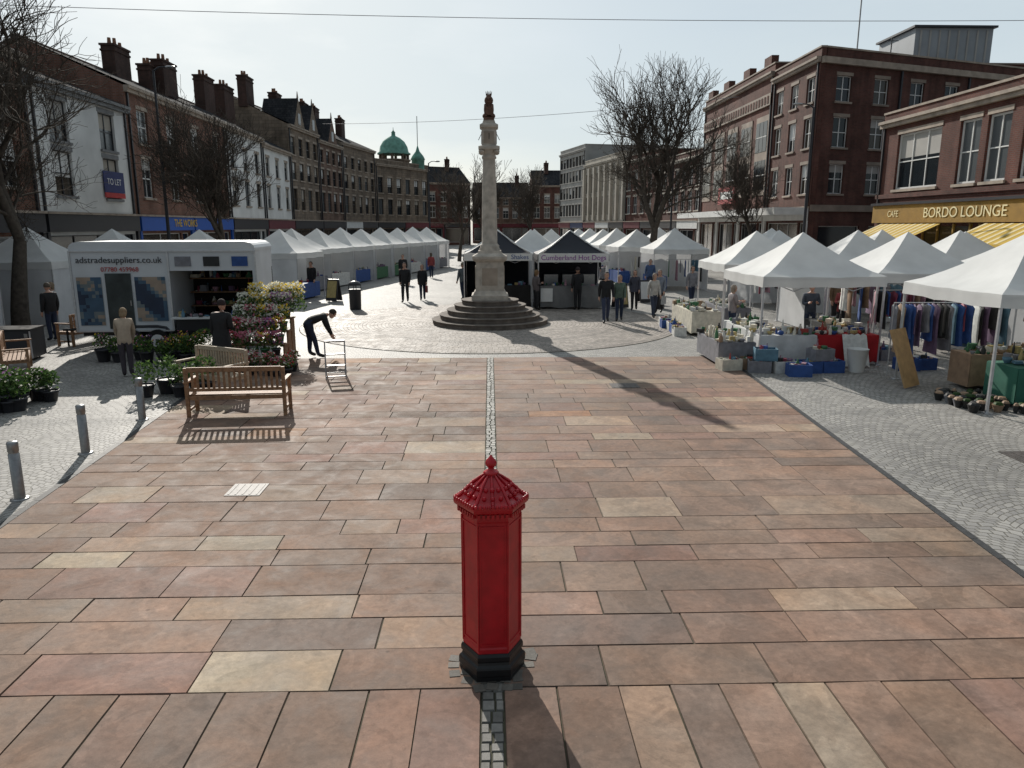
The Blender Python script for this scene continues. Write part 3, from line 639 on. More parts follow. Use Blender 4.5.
# ------------------------------------------------------------------ trees
def tree(name,loc,H,seed,spread=1.,lv=5,tr=.2,minr=.006,clear=.25,rz=None):
    r=random.Random(seed); mb=MB()
    def br(p,dr,ln,rr,l):
        k=4 if l==0 else 3; pts=[p]; rs=[rr]; q=p.copy(); dd=dr.copy(); n0=[8,7,5,4,3,3,3,3][l]
        e=rr*.62
        for i in range(k):
            j=.08+.06*l
            dd=(dd+Vector((r.uniform(-j,j),r.uniform(-j,j),r.uniform(-j*.6,j)))).normalized()
            q=q+dd*ln/k; pts.append(q.copy()); rs.append(max(minr,rr+(e-rr)*(i+1)/k))
        mb.tube(pts,rs,M_bark,n0,cap=False)
        if l>=lv: return
        nch=3 if l<lv-1 else 4
        if l>=5: nch=2
        kids=[]
        for i in range(nch):
            a=r.uniform(0,6.28); sp=r.uniform(.3,.7)*spread
            kids.append((pts[-1],a,sp,r.uniform(.66,.88),.58))
        if l>0:
            for i in range(1,k):
                kids.append((pts[i],r.uniform(0,6.28),r.uniform(.6,1.)*spread,r.uniform(.45,.65),.38))
        for (pp,a,sp,lf,rf) in kids:
            s=dd.cross(Vector((math.cos(a),math.sin(a),.3)))
            if s.length<.01: s=Vector((1,0,0))
            s.normalize(); nd=(dd*math.cos(sp)+s*math.sin(sp)+Vector((0,0,.12))).normalized()
            if l>lv-3: nd=(nd+Vector((0,0,.12))).normalized()
            br(pp,nd,ln*lf,max(minr,rr*rf),l+1)
    br(Vector((0,0,-.05)),Vector((r.uniform(-.04,.04),r.uniform(-.04,.04),1)).normalized(),H*clear,tr,0)
    zm=max(v[2] for v in mb.v); s=H/zm
    mb.v=[(v[0]*s,v[1]*s,v[2]*s) for v in mb.v]
    return mb.build(name,None,loc,r.uniform(0,6) if rz is None else rz)
tree('bare_tree',(-15.2,24.3,0),12.2,3,1.2,6,.30,.007,.26)
tree('bare_tree',(-13.2,39,0),10.2,8,1.0,6,.19,.008,.24)
tree('bare_tree',(9.6,45,0),13.2,5,1.05,6,.32,.009,.24)
tree('bare_tree',(-3.0,74,0),10.5,9,.95,5,.2,.014,.25)
tree('bare_tree',(5.,88,0),10.5,12,.95,5,.2,.014,.25)
tree('bare_tree',(-1.2,100,0),9,14,.95,5,.2,.015,.25)
tree('bare_tree',(17.0,48,0),9.2,21,.9,5,.14,.010,.25)
# ------------------------------------------------------------------ tents
def tent(name,cx,cy,rz=0,w=3.,walls='',roofm=None,eave=2.2,peak=3.25,wallm=None,val=.25,d=None,sign=None):
    roofm=roofm or M_tent; wallm=wallm or M_wall; d=d or w
    G=Grp(name,(cx,cy,0),rz); T=G['canopy']; hw,hd=w/2,d/2
    cs=[(-1,-1),(1,-1),(1,1),(-1,1)]; K=6
    for i in range(4):
        a,b=cs[i],cs[(i+1)%4]; rows=[]; ph=R.uniform(0,6)
        for t_ in range(K+1):
            f=t_/K; s=1-f; z=eave+(peak-eave)*(f**1.3); row=[]
            for q in range(9):
                g_=q/8; x=(a[0]*(1-g_)+b[0]*g_)*hw*s; y=(a[1]*(1-g_)+b[1]*g_)*hd*s
                sag=-.06*math.sin(math.pi*g_)*math.sin(math.pi*min(1,f*1.1+.1))+.012*math.sin(q*2.1+ph+t_)*math.sin(math.pi*g_)
                row.append((x,y,z+sag*s))
            rows.append(row)
        T.grid(rows,roofm,True,False)
        row0=rows[0]; pr=[]
        for q,(x,y,z) in enumerate(row0): pr.append((x*1.006,y*1.006,z-val-.014*math.cos(q*2.1+ph)))
        T.grid([pr,row0],roofm,True,False)
    F=G['frame']
    for sx,sy in cs:
        F.box((sx*(hw-.03),sy*(hd-.03),eave/2),(.045,.045,eave),M_alu); F.box((sx*(hw-.03),sy*(hd-.03),.012),(.14,.14,.024),M_alu)
    for s in (-1,1):
        F.box((0,s*(hd-.03),eave-.06),(w-.1,.03,.03),M_alu); F.box((s*(hw-.03),0,eave-.06),(.03,d-.1,.03),M_alu)
        for k in range(4):
            zz=(0,.28); x0=-hw+.05+k*(w-.1)/4; x1=x0+(w-.1)/4
            F.tube([(x0,s*(hd-.06),eave-.08-zz[k%2]),(x1,s*(hd-.06),eave-.08-zz[(k+1)%2])],.012,M_alu,4)
    F.tube([(0,0,eave-.3),(0,0,peak-.02)],.02,M_alu,6)
    dirs={'s':((-hw+.02,-hd+.01),(hw-.02,-hd+.01)),'n':((hw-.02,hd-.01),(-hw+.02,hd-.01)),'w':((-hw+.01,hd-.02),(-hw+.01,-hd+.02)),'e':((hw-.01,-hd+.02),(hw-.01,hd-.02))}
    for k in walls:
        (x0,y0),(x1,y1)=dirs[k]; rows=[]; ph=R.uniform(0,6)
        for zi in range(4):
            z=.03+(eave-.06)*zi/3; row=[]
            for q in range(25):
                f=q/24; wv=.03*math.sin(q*1.7+zi*.4+ph)*(1-zi/3.3); nx,ny=(y1-y0),-(x1-x0); l=math.hypot(nx,ny)
                row.append((x0+(x1-x0)*f-nx/l*abs(wv),y0+(y1-y0)*f-ny/l*abs(wv),z))
            rows.append(row)
        G['side_walls'].grid(rows,wallm,True,False)
    return G
def cloth_table(G,x,y,w,d,m,h=.75,rz=0,key='table'):
    G[key].box((x,y,h),(w,d,.03),m)
    for s in (-1,1):
        rows=[[(x-w/2+w*q/16,y+s*(d/2+.01+.025*math.sin(q*1.9+x)*(1-zi)),.08+.03*math.sin(q*.9)*(1-zi)+(h-.08)*zi) for q in range(17)] for zi in (0,.5,1)]
        G[key].grid(rows,m,True,False)
        G[key].box((x+s*(w/2),y,h/2+.04),(.02,d,h-.08),m)
PAL=[mat('g%d'%i,c,.65,.2,8) for i,c in enumerate([(.6,.6,.57),(.35,.05,.04),(.03,.08,.26),(.05,.15,.07),(.42,.33,.14),(.16,.10,.17),(.03,.03,.03),(.30,.2,.13),(.36,.2,.24),(.10,.2,.27),(.62,.58,.48),(.2,.2,.22),(.22,.04,.07)])]
def goods(G,x,y,w,d,z,n,pal=None,key='goods',s=1.):
    pal=pal or PAL
    for i in range(n):
        a=R.uniform(.05,.2)*s; b=R.uniform(.05,.18)*s; c=R.uniform(.03,.16)*s; px=x+R.uniform(-w/2,w/2); py=y+R.uniform(-d/2,d/2)
        q=R.random()
        if q<.4: G[key].box((px,py,z+c/2+i*.0003),(a,b,c),R.choice(pal),R.uniform(0,3))
        elif q<.6: G[key].tube([(px,py,z),(px,py,z+c),(px,py,z+c*1.6),(px,py,z+c*2)],[a*.28,a*.3,a*.12,a*.12],R.choice(pal),7)
        elif q<.8: G[key].lathe([(a*.3,z),(a*.5,z+c*.5),(a*.55,z+c*.9),(a*.5,z+c*.9),(a*.2,z+.02)],R.choice(pal),8,(px,py,0))
        else: G[key].ell((px,py,z+c*.35),(a*.5,b*.5,c*.45),R.choice(pal),7,5)
def garments(G,x,y,L,along='x',z=1.65,n=14,key='garments',pal=None):
    e=Vector((1,0,0)) if along=='x' else Vector((0,1,0)); s=Vector((-e.y,e.x,0)); c=Vector((x,y,0))
    G['clothes_rail'].tube([c-e*L/2+Vector((0,0,z)),c+e*L/2+Vector((0,0,z))],.015,M_alu,6)
    for k in (-1,1): G['clothes_rail'].tube([c+e*k*L/2+Vector((0,0,0.02)),c+e*k*L/2+Vector((0,0,z))],.015,M_alu,6)
    for i in range(n):
        p=c+e*(-L/2+L*(i+.5)/n+R.uniform(-.03,.03)); m=R.choice(pal or PAL); h=R.uniform(.55,1.15); w_=R.uniform(.34,.46); an=R.uniform(-.35,.35); s2=(s*math.cos(an)+e*math.sin(an)); e2=(e*math.cos(an)-s*math.sin(an))
        rows=[]
        for f,ww,th in ((0,.12,.02),(.08,.42,.05),(.3,.36,.05),(.75,.42,.06),(1,.48,.07)):
            zz=z-.03-h*f; ww*=w_/.42/2*1.0; t2=th/2
            ring=[p+s2*ww*math.cos(a)+e2*t2*math.sin(a)*(1+.3*math.sin(i)) for a in [k*math.pi/4 for k in range(8)]]
            rows.append([(q.x,q.y,zz+.015*math.sin(k*2+i)) for k,q in enumerate(ring)])
        G[key].grid(rows,m,True,True)
def crate(G,x,y,z,m,rz=0,w=.5,d=.36,h=.28):
    for (a,b,c_,e_) in ((0,-d/2,w,.02),(0,d/2,w,.02),(-w/2,0,.02,d+.018),(w/2,0,.02,d+.018)):
        Mz=Matrix.Rotation(rz,3,'Z'); p=Mz@Vector((a,b,0)); G['crates'].box((x+p.x,y+p.y,z+h/2),(c_,e_,h),m,rz)
    G['crates'].box((x,y,z+.02),(w-.03,d-.03,.02),m,rz); goods(G,x,y,w*.6,d*.5,z+h*.75,8,s=.9)
for i,(x,y,wl) in enumerate([(-16.2,21.3,'se'),(-16.6,27.6,'se'),(-15.2,30.9,'se'),(-12.6,33.2,'se'),(-9.9,35.9,'sw'),(-10.4,40,'swn'),(-9.8,43.2,'swn'),(-9.1,46.4,'swn'),(-8.4,49.6,'swn'),(-7.6,52.8,'swn'),(-6.8,56,'swn'),(-6.0,59.2,'swn'),(-5.2,62.6,'swn')]):
    G=tent('market_tent',x,y,rad((0 if i<4 else -12)+R.uniform(-2.5,2.5)),3.0,wl,peak=3.22+R.uniform(0,.16))
    if i>3:
        cloth_table(G,1.0,0,.7,2.4,R.choice([PAL[6],PAL[0],PAL[2],PAL[11],PAL[3]])); goods(G,1.0,0,.5,2.,.77,14)
    G.done()
G=tent('hot_dog_stall',3.45,32.3,0,2.95,'wn',M_tblack,2.25,3.2,M_tblack)
cloth_table(G,0,-1.25,2.7,.5,mat('counter_grey',(.16,.16,.16),.4),.95); goods(G,0,-1.25,2.3,.3,.97,18)
G['sign_board'].box((0,-1.56,2.12),(2.9,.03,.36),M_white); text('stall_lettering','Cumberland Hot Dogs',.29,(0,-1.58,2.12),(rad(90),0,0),mat('letter_purple',(.25,.03,.3),.5),G.e)
for i in range(3): G['equipment'].box((-.8+i*.8,.2,1.1),(.6,.5,.5),M_steel)
for s in (-1,1):
    G['white_trim'].tube([(s*1.48,-1.49,2.26),(s*.9,-.9,2.55),(0,0,3.21)],.03,M_white,5)
G['menu_board'].box((-1.1,-1.56,.6),(.5,.03,.55),M_white)
G.done()
G=tent('drinks_stall',.35,32.6,0,2.9,'wn',M_tblack,2.25,3.2,M_tblack)
cloth_table(G,0.2,-1.25,2.3,.5,M_dark,.95); goods(G,.3,-1.25,2.1,.3,.97,14)
G['sign_board'].box((0,-1.52,2.14),(2.85,.03,.30),M_white); text('stall_lettering','Shakes',.27,(.9,-1.54,2.14),(rad(90),0,0),PAL[2],G.e)
G['white_trim'].tube([(1.46,-1.46,2.26),(.9,-.9,2.55),(0,0,3.21)],.03,M_white,5); G.done()
for (x,y,rz) in ((5.5,31.2,.3),(-7.2,34.5,-.4),(7.0,33.5,.2)):
    G=Grp('pavement_sign',(x,y,0),rz)
    for s in (-1,1):
        Mx=Matrix.Rotation(s*.22,3,'X'); G['panels'].box((0,s*.13,.52),(.58,.03,1.0),M_dframe,M=Mx); G['panels'].box((0,s*.15,.56),(.48,.03,.78),R.choice([M_white,PAL[4],PAL[1]]),M=Mx)
    G.done()
for (x,y) in ((7.1,31.0),(-5.6,31.0)):
    G=Grp('litter_bin',(x,y,0)); G['body'].lathe([(.22,0),(.24,.03),(.25,.75),(.27,.78),(.27,.84)],M_dframe,16); G['hood'].lathe([(.27,1.0),(.27,1.05),(.2,1.14),(.06,1.18),(.001,1.19)],M_dframe,16)
    for k in range(4): G['hood'].tube([(.25*math.cos(k*1.57),.25*math.sin(k*1.57),.82),(.25*math.cos(k*1.57),.25*math.sin(k*1.57),1.02)],.015,M_dframe,5)
    G.done()
tent('market_tent',2.0,36.6,0,3.0,'ns').done()
for (x,y) in ((2.4,40.5),(3.6,44),(0.4,38)): tent('market_tent',x,y,rad(-5),3,'swn').done()
for i,(x,y) in enumerate([(10.1,41.0),(8.9,45.5),(8.3,49.2),(8.0,53),(7.6,57),(7.2,61),(12.3,50),(12.2,54)]):
    G=tent('market_tent',x,y,rad(5+R.uniform(-3,3)),3,'ne',peak=3.2+R.uniform(0,.12)); cloth_table(G,-1.0,0,.7,2.4,R.choice([PAL[6],PAL[0],PAL[2],PAL[11],PAL[3]])); goods(G,-1.,0,.5,2,.77,14); garments(G,.3,-1.2,2,'x',n=9); G.done()
G=tent('bric_a_brac_stall',8.15,19.4,0,3.05,'',peak=3.25)
TONE=[PAL[0],PAL[10],PAL[0],PAL[3],PAL[7],PAL[11],PAL[10],PAL[4],PAL[6]]
cloth_table(G,.7,-1.1,1.5,.9,mat('cloth_red',(.40,.015,.02),.8)); cloth_table(G,-.8,-1.1,1.4,.9,mat('cloth_white2',(.6,.6,.6),.8),key='side_table'); cloth_table(G,-1.0,.6,.9,1.9,M_white,key='back_table'); goods(G,-.1,-1.1,2.8,.8,.77,110,TONE+PAL[:3]); goods(G,-1,.6,.8,1.8,.77,55,TONE)
cloth_table(G,-2.1,-.7,.9,1.9,PAL[11],.6,key='low_table'); goods(G,-2.1,-.7,.85,1.9,.62,90,TONE)
for i,(x,y,m) in enumerate([(-1.75,-2.25,11),(-1.2,-2.3,0),(-.6,-2.35,2),(-.05,-2.3,2),(1.9,-2.1,2),(2.35,-2.0,2),(-2.4,-2.0,10),(-1.0,-2.75,2),(-1.9,-1.85,7)]): crate(G,x,y,0,PAL[m],R.uniform(-.25,.25))
crate(G,-.3,-2.25,.28,PAL[11],.2); crate(G,-1.6,-2.2,.28,PAL[9],-.2)
G['wire_basket'].lathe([(.17,0.01),(.24,.55),(.25,.56)],M_white,12,(.55,-2.35,0),cap=False)
G['draped_sheet'].grid([[(.5+.6*q/8,-1.60-.3*f-.03*abs(math.sin(q*2.2)),.8-.75*f+.03*math.sin(q*3)) for q in range(9)] for f in (0,.35,.7,1)],PAL[0],True,False)
G.done()
G=tent('market_tent',9.0,25.2,0,3.0,'e'); cloth_table(G,-.9,0,.9,2.4,PAL[11]); goods(G,-.9,0,.8,2.3,.77,70,TONE); cloth_table(G,-2.2,-.9,.9,2.6,PAL[10]); goods(G,-2.2,-.9,.85,2.5,.77,90,TONE)
for k in range(5): crate(G,-2.9+R.uniform(-.1,.1),-2+k*.6,0,PAL[R.choice([2,7,11,0])],1.5)
G.done()
CL=[PAL[8],PAL[2],PAL[5],PAL[6],PAL[9],PAL[0],PAL[12],PAL[6],PAL[11],PAL[7],PAL[8]]
G=tent('clothes_stall',11.6,20.6,0,3.05,'e'); garments(G,-.4,-1.35,2.2,'x',1.75,20,pal=CL); garments(G,-.3,.4,2.4,'x',1.8,16,pal=CL); garments(G,1.2,-.2,2,'y',1.7,12,pal=CL)
cloth_table(G,-2.0,-.3,.8,2,PAL[6]); goods(G,-2,-.3,.7,1.8,.77,40,TONE)
for k in range(3): crate(G,-2.4+k*.55,-1.9,0,PAL[[2,2,11][k]],.1)
G.done()
G=tent('household_stall',10.75,14.6,0,3.2,'',peak=3.3)
cloth_table(G,.35,-.75,2.3,.9,mat('cloth_green',(.03,.13,.09),.8)); goods(G,.35,-.75,2.1,.8,.77,80,TONE+PAL); cloth_table(G,.3,.7,2.0,.7,PAL[7],key='back_table'); goods(G,.3,.7,1.9,.6,.77,60,TONE)
garments(G,-.3,1.9,2.6,'x',1.7,24,pal=CL)
for i in range(95):
    x=R.uniform(-1.9,1.4); y=R.uniform(-1.7,-1.25) if x>-.9 else R.uniform(-1.6,-.2); a=R.uniform(.05,.12)
    G['pots'].lathe([(a*.6,0.002),(a,.13),(a*1.08,.14)],R.choice([PAL[6],PAL[7],PAL[11],PAL[6],PAL[6]]),9,(x,y,0)); G['pots'].ell((x,y,.15),(a*.9,a*.9,.05),R.choice([M_leaf,PAL[6],PAL[7]]),7,4)
G.done()
g=MB(); Mx=Matrix.Rotation(rad(-20),3,'Y'); g.box((0,0,.62),(.04,.62,1.28),mat('plywood',(.42,.26,.12),.6,.2,6),M=Mx); g.build('leaning_board',None,(8.95,15.5,0),rad(-55))
for (x,y) in ((13.6,27.5),(15.6,24.6),(17.2,26.8),(16.6,31.5),(12.2,31.5),(14.8,17.8),(15.4,21.2),(13.2,35)):
    G=tent('market_tent',x,y,rad(R.uniform(-3,3)),3,'en',peak=3.2+R.uniform(0,.12)); garments(G,0,-.8,2.3,'x',1.7,14,pal=CL); G.done()
# ------------------------------------------------------------------ trailer
G=Grp('catering_trailer',(-8.9,21.6,0),rad(4))
B_=G['body']; Mw=mat('trailer_white',(.60,.62,.64),.45,.1,1)
B_.box((-1.15,0,1.66),(2.5,2.1,2.18),Mw); B_.box((1.25,.0,2.48),(2.3,2.1,.54),Mw); B_.box((1.25,1.0,1.4),(2.3,.1,1.62),M_dark); B_.box((2.36,0.0,1.4),(.08,2.1,1.62),Mw); B_.box((1.25,0.0,.74),(2.14,2.08,.34),M_dframe)
prf=[(-2.42,2.752),(2.42,2.752),(2.42,2.82),(2.38,2.90),(2.30,2.96),(2.15,2.99),(-2.15,2.99),(-2.30,2.96),(-2.38,2.90),(-2.42,2.82)]
G['roof'].grid([[(x,yy,z) for x,z in prf] for yy in (-1.06,1.06)],Mw,False,True); G['roof'].face([(x,-1.06,z) for x,z in prf],Mw); G['roof'].face([(x,1.06,z) for x,z in reversed(prf)],Mw)
for x in (-2.41,.11,2.41): G['trim'].box((x,-1.065,1.66),(.05,.03,2.18),M_alu)
G['trim'].box((0,-1.07,2.74),(4.86,.03,.035),M_alu); G['trim'].box((-1.15,-1.07,.585),(2.5,.03,.04),M_alu)
G['chassis'].box((0,0,.5),(4.7,1.8,.12),M_black)
def poster(x0,x1,z0,z1,cols):
    # printed panel: a grid of small tonal patches reading as a photo of people and tools
    nx=int((x1-x0)/.09); nz=int((z1-z0)/.09)
    for i in range(nx):
        for j in range(nz):
            a=x0+(x1-x0)*i/nx; b=x0+(x1-x0)*(i+1)/nx; c=z0+(z1-z0)*j/nz; e=z0+(z1-z0)*(j+1)/nz
            v=math.sin(a*7+j*.35)+math.cos(c*6+i*.3)+R.uniform(-.5,.5); k=0 if v<-.5 else 1 if v<.35 else 2 if v<1.3 else 3
            G['side_poster'].face([(a,-1.072,c),(b,-1.072,c),(b,-1.072,e),(a,-1.072,e)],cols[k])
PC=[mat('print_navy',(.02,.035,.07),.4),mat('print_blue',(.05,.10,.16),.4),mat('print_grey',(.16,.19,.2),.4),mat('print_skin',(.34,.26,.2),.4)]
poster(-2.30,-1.66,.75,2.05,PC); poster(-.80,.0,.85,2.05,PC)
G['door'].box((-1.22,-1.07,1.4),(.66,.04,1.5),mat('door_dark',(.035,.045,.045),.4,.4,3))
G['door'].box((-.93,-1.10,1.35),(.03,.03,.14),M_steel)
text('trailer_lettering','adstradesuppliers.co.uk',.235,(-1.15,-1.075,2.5),(rad(90),0,0),M_dframe,G.e); text('trailer_lettering_small','07780 459968',.17,(-1.15,-1.075,2.25),(rad(90),0,0),mat('letter_red',(.4,.04,.04),.5),G.e)
for i in range(3): G['logo_panels'].box((.5+i*.75,-1.065,2.46),(.42,.02,.26),PAL[[11,6,2][i]])
for z in (1.1,1.5,1.9): G['shelves'].box((1.2,.7,z),(2.1,.5,.03),M_wood); goods(G,1.2,.65,1.9,.4,z+.02,30,s=1.1)
G['counter'].box((1.25,-1.2,.94),(2.2,.32,.04),M_white); goods(G,1.25,-1.15,2.0,.2,.965,18)
for x in (-.32,-.98):
    for s in (-1.04,1.04):
        G['wheels'].tube([(x,s-.1,.31),(x,s+.1,.31)],.31,M_black,22); G['wheels'].tube([(x,s-.11,.31),(x,s+.11,.31)],.18,M_white,14); G['wheels'].tube([(x,s-.12,.31),(x,s+.12,.31)],.06,M_steel,8)
for s in (-1.05,1.05):
    G['mudguards'].tube([(-1.36,s,.5),(-1.2,s,.66),(-.98,s,.70),(-.32,s,.70),(-.1,s,.66),(.04,s,.5)],.04,M_dframe,6)
G['drawbar'].tube([(-2.4,0,.5),(-3.3,0,.5)],.04,M_black,6); G['drawbar'].tube([(-3.2,0,.5),(-3.2,0,.02)],.03,M_black,6)
for x in (1.9,.4): G['props'].tube([(x,-.9,.5),(x,-.9,.02)],.03,M_steel,6)
G.done()
# ------------------------------------------------------------------ plants
def leafclump(mb,c,r,h,n,mats,size=.05,seed=0):
    for i in range(n):
        a=R.uniform(0,6.28); q=R.random()**.5*r; z=h*R.random()**.7; k=math.sqrt(max(.05,1-(z/h)**2*.7)); p=Vector((c[0]+q*k*math.cos(a),c[1]+q*k*math.sin(a),c[2]+z))
        u=Vector((R.uniform(-1,1),R.uniform(-1,1),R.uniform(-.3,1))).normalized(); v=u.cross(Vector((R.uniform(-1,1),R.uniform(-1,1),R.uniform(-1,1)))).normalized(); s=size*R.uniform(.6,1.4)
        mb.face([p-v*s*.4,p+u*s,p+v*s*.4,p-u*s*.6],R.choice(mats))
def pot(G,x,y,z=0,r=.16,h=.28,m=None): G['pots'].lathe([(r*.7,z+.002),(r,z+h),(r*1.08,z+h),(r*1.08,z+h-.03)],m or M_dframe,12,(x,y,0))
FW=mat('petal_white',(.75,.75,.66),.6,.1,trans=.4); FP=mat('petal_pink',(.60,.18,.26),.6,.2,trans=.4); FY=mat('petal_yellow',(.7,.5,.05),.6,.2,trans=.4); FR=mat('petal_red',(.45,.04,.05),.6,.2,trans=.4); FM=mat('petal_mauve',(.38,.18,.4),.6,.2,trans=.4)
def plantgroup(name,pts,mats,fl=None,nf=0,r=.22,h=.35,n=170,ph=.28):
    G=Grp(name)
    for (x,y) in pts:
        s=R.uniform(.75,1.2); pot(G,x,y,0,r*.75*s,ph*s); leafclump(G['foliage'],(x,y,ph*s),r*s,h*R.uniform(.7,1.3),n,mats,.055)
        if fl: leafclump(G['flowers'],(x,y,ph*s+h*.35),r*.95*s,h*.85,nf,fl,.04)
    G.done()
plantgroup('potted_shrubs',[(-9.5+R.uniform(-1.0,.8),14.0+R.uniform(-.6,.8)) for i in range(24)],[M_leaf,M_leaf,M_leaf2],[FW,FM],12,.27,.36)
plantgroup('potted_shrubs',[(-6.95+i*.3+R.uniform(-.08,.08),14.9+(i%2)*.35) for i in range(5)],[M_leaf,M_leaf,M_leaf2],None,0,.26,.42)
plantgroup('potted_shrubs',[(-9.9+i*.4,18.9+R.uniform(-.2,.4)) for i in range(5)],[M_leaf,M_leaf2],[FY,FP,FM],30)
G=Grp('flower_stall')
for i in range(4):
    z=.25+.28*i; y=18.0+.38*i
    G['staging'].box((-5.75,y,z),(1.4,.36,.03),M_wood)
    for s in (-.65,.65): G['staging'].box((-5.75+s,y,z/2),(.04,.3,z-.03),M_wood)
    for k in range(5):
        x=-6.3+k*.27; pot(G,x,y,z+.016,.11,.22,R.choice([M_dframe,PAL[11],PAL[3]])); leafclump(G['foliage'],(x,y,z+.2),.2,.34,110,[M_leaf,M_leaf2],.05); leafclump(G['flowers'],(x,y,z+.34),.22,.32,95,[R.choice([FP,FW,FY,FR,FM]),FP if i<2 else FW],.05)
for k in range(10):
    x=-6.2+R.uniform(0,1.1); y=19.6+R.uniform(-.2,.3); leafclump(G['foliage'],(x,y,1.2),.25,.6,120,[M_leaf,M_leaf2],.06); leafclump(G['flowers'],(x,y-.05,1.5),.3,.45,110,[FW,FW,FY],.055)
for k in range(14):
    x=-5.4+R.uniform(-.6,.75); y=17.2+R.uniform(-.4,.3); s=R.uniform(.7,1.2); pot(G,x,y,0,.13*s,.2*s); leafclump(G['foliage'],(x,y,.2*s),.2*s,.28*s,100,[M_leaf,M_leaf2],.045); leafclump(G['flowers'],(x,y,.28*s),.21*s,.24,55,[FP,FR,FW],.045)
G.done()
plantgroup('potted_shrubs',[(-7.7+R.uniform(-.6,.5),18.9+R.uniform(-.3,.3)) for i in range(8)],[M_leaf,M_leaf2],[FY,FP],28,.22,.4)
# ------------------------------------------------------------------ benches, bollards, trolley
def bench(name,loc,rz,m=M_wood,L=1.8):
    G=Grp(name,(*loc,0),rz)
    for s in (-1,1):
        x=s*(L/2-.05); G['leg'].box((x,-.26,.46),(.06,.06,.92),m); G['leg'].box((x,.24,.32),(.06,.06,.64),m); G['armrest'].box((x,0,.66),(.075,.62,.035),m); G['rails'].box((x,-.01,.38),(.045,.46,.07),m); G['rails'].box((x,-.01,.14),(.035,.46,.04),m)
    G['rails'].box((0,-.26,.37),(L-.16,.04,.07),m); G['rails'].box((0,.24,.37),(L-.16,.04,.07),m)
    for i in range(6): G['seat'].box((0,-.20+i*.085,.42),(L-.02,.065,.022),m)
    G['backrest'].box((0,-.27,.89),(L-.16,.045,.085),m); G['backrest'].box((0,-.265,.52),(L-.16,.035,.06),m)
    n=17
    for i in range(n): G['backrest'].box((-L/2+.16+(L-.32)*i/(n-1),-.265,.70),(.042,.018,.30),m)
    G.done()
bench('park_bench',(-4.62,13.45),rad(4)); bench('park_bench',(-5.75,15.2),rad(152),M_woodp,1.5)
bench('park_bench',(-11.2,17.6),rad(-60)); bench('park_bench',(-12.0,22.3),rad(75)); bench('park_bench',(-12.6,25.5),rad(90))
G=Grp('equipment_case',(-12.6,19.4,0),rad(8))
G['case'].box((0,0,.42),(1.6,.8,.7),M_dframe); G['lid'].box((0,0,.80),(1.64,.84,.055),M_black)
for x in (-.7,0,.7): G['latches'].box((x,-.41,.66),(.08,.03,.10),M_steel)
for x in (-.65,.65):
    for y in (-.3,.3): G['castors'].tube([(x-.02,y,.04),(x+.02,y,.04)],.04,M_black,10)
for x in (-.79,.79): G['edges'].box((x,-.405,.42),(.03,.02,.7),M_alu)
G.done()
G=Grp('stacked_crates',(-13.9,20.3,0))
for k in range(4): crate(G,R.uniform(-.05,.05),0,k*.29,PAL[[6,11,6,2][k]],R.uniform(-.1,.1))
crate(G,.7,.1,0,PAL[6],.3); G.done()
for (x,y) in ((-6.25,13.05),(-6.2,11.05),(-6.0,9.1),(-5.95,7.0)):
    G=Grp('steel_bollard',(x,y,0)); G['post'].lathe([(.065,0),(.065,.60),(.058,.605),(.058,.63),(.065,.635),(.065,.745),(.055,.76),(.0005,.765)],M_steel,20); G['foot_plate'].lathe([(.11,0.002),(.11,.012),(.07,.016)],M_steel,20); G.done()
G=Grp('folding_steps',(-3.55,16.8,0),rad(12))
for s in (-.22,.22):
    F=G['frame']; F.tube([(s,-.30,.01),(s,-.05,.85)],.014,M_steel,6); F.tube([(s,.32,.01),(s,-.05,.85)],.014,M_steel,6)
for z in (.06,.3,.55):
    y=-.30+.25*z/.85; G['treads'].box((0,y+.04,z),(.44,.10 if z>.1 else .03,.025),M_steel)
G['treads'].box((0,0,.84),(.44,.2,.03),M_dframe); G['frame'].tube([(-.22,.3,.05),(.22,.3,.05)],.012,M_steel,6); G.done()
for (x,y,h) in ((-15.6,37.2,10.5),(16.2,38.5,9.2),(-5.5,70,9),(13.5,56,9)):
    G=Grp('street_lamp',(x,y,0)); G['column'].lathe([(.13,0),(.13,.9),(.09,1.0),(.05,h)],M_dframe,12); s=1 if x<0 else -1
    G['arm'].tube([(0,0,h-.05),(s*.25,0,h+.12),(s*.6,0,h+.15)],[.04,.035,.03],M_dframe,6); G['lantern'].ell((s*.8,0,h+.13),(.26,.12,.07),M_steel,12,6); G.done()
def cable(name,a,b,sag,r=.018):
    a=Vector(a);b=Vector(b); g=MB(); g.tube([a+(b-a)*t/20-Vector((0,0,sag*4*(t/20)*(1-t/20))) for t in range(21)],r,PAL[11],4); g.build(name)
cable('overhead_cable',(X0-4,37,13.2),(34,36,12.8),.35,.014)
cable('overhead_cable',(-17,80,13.6),(20,62,13.5),.5,.018)
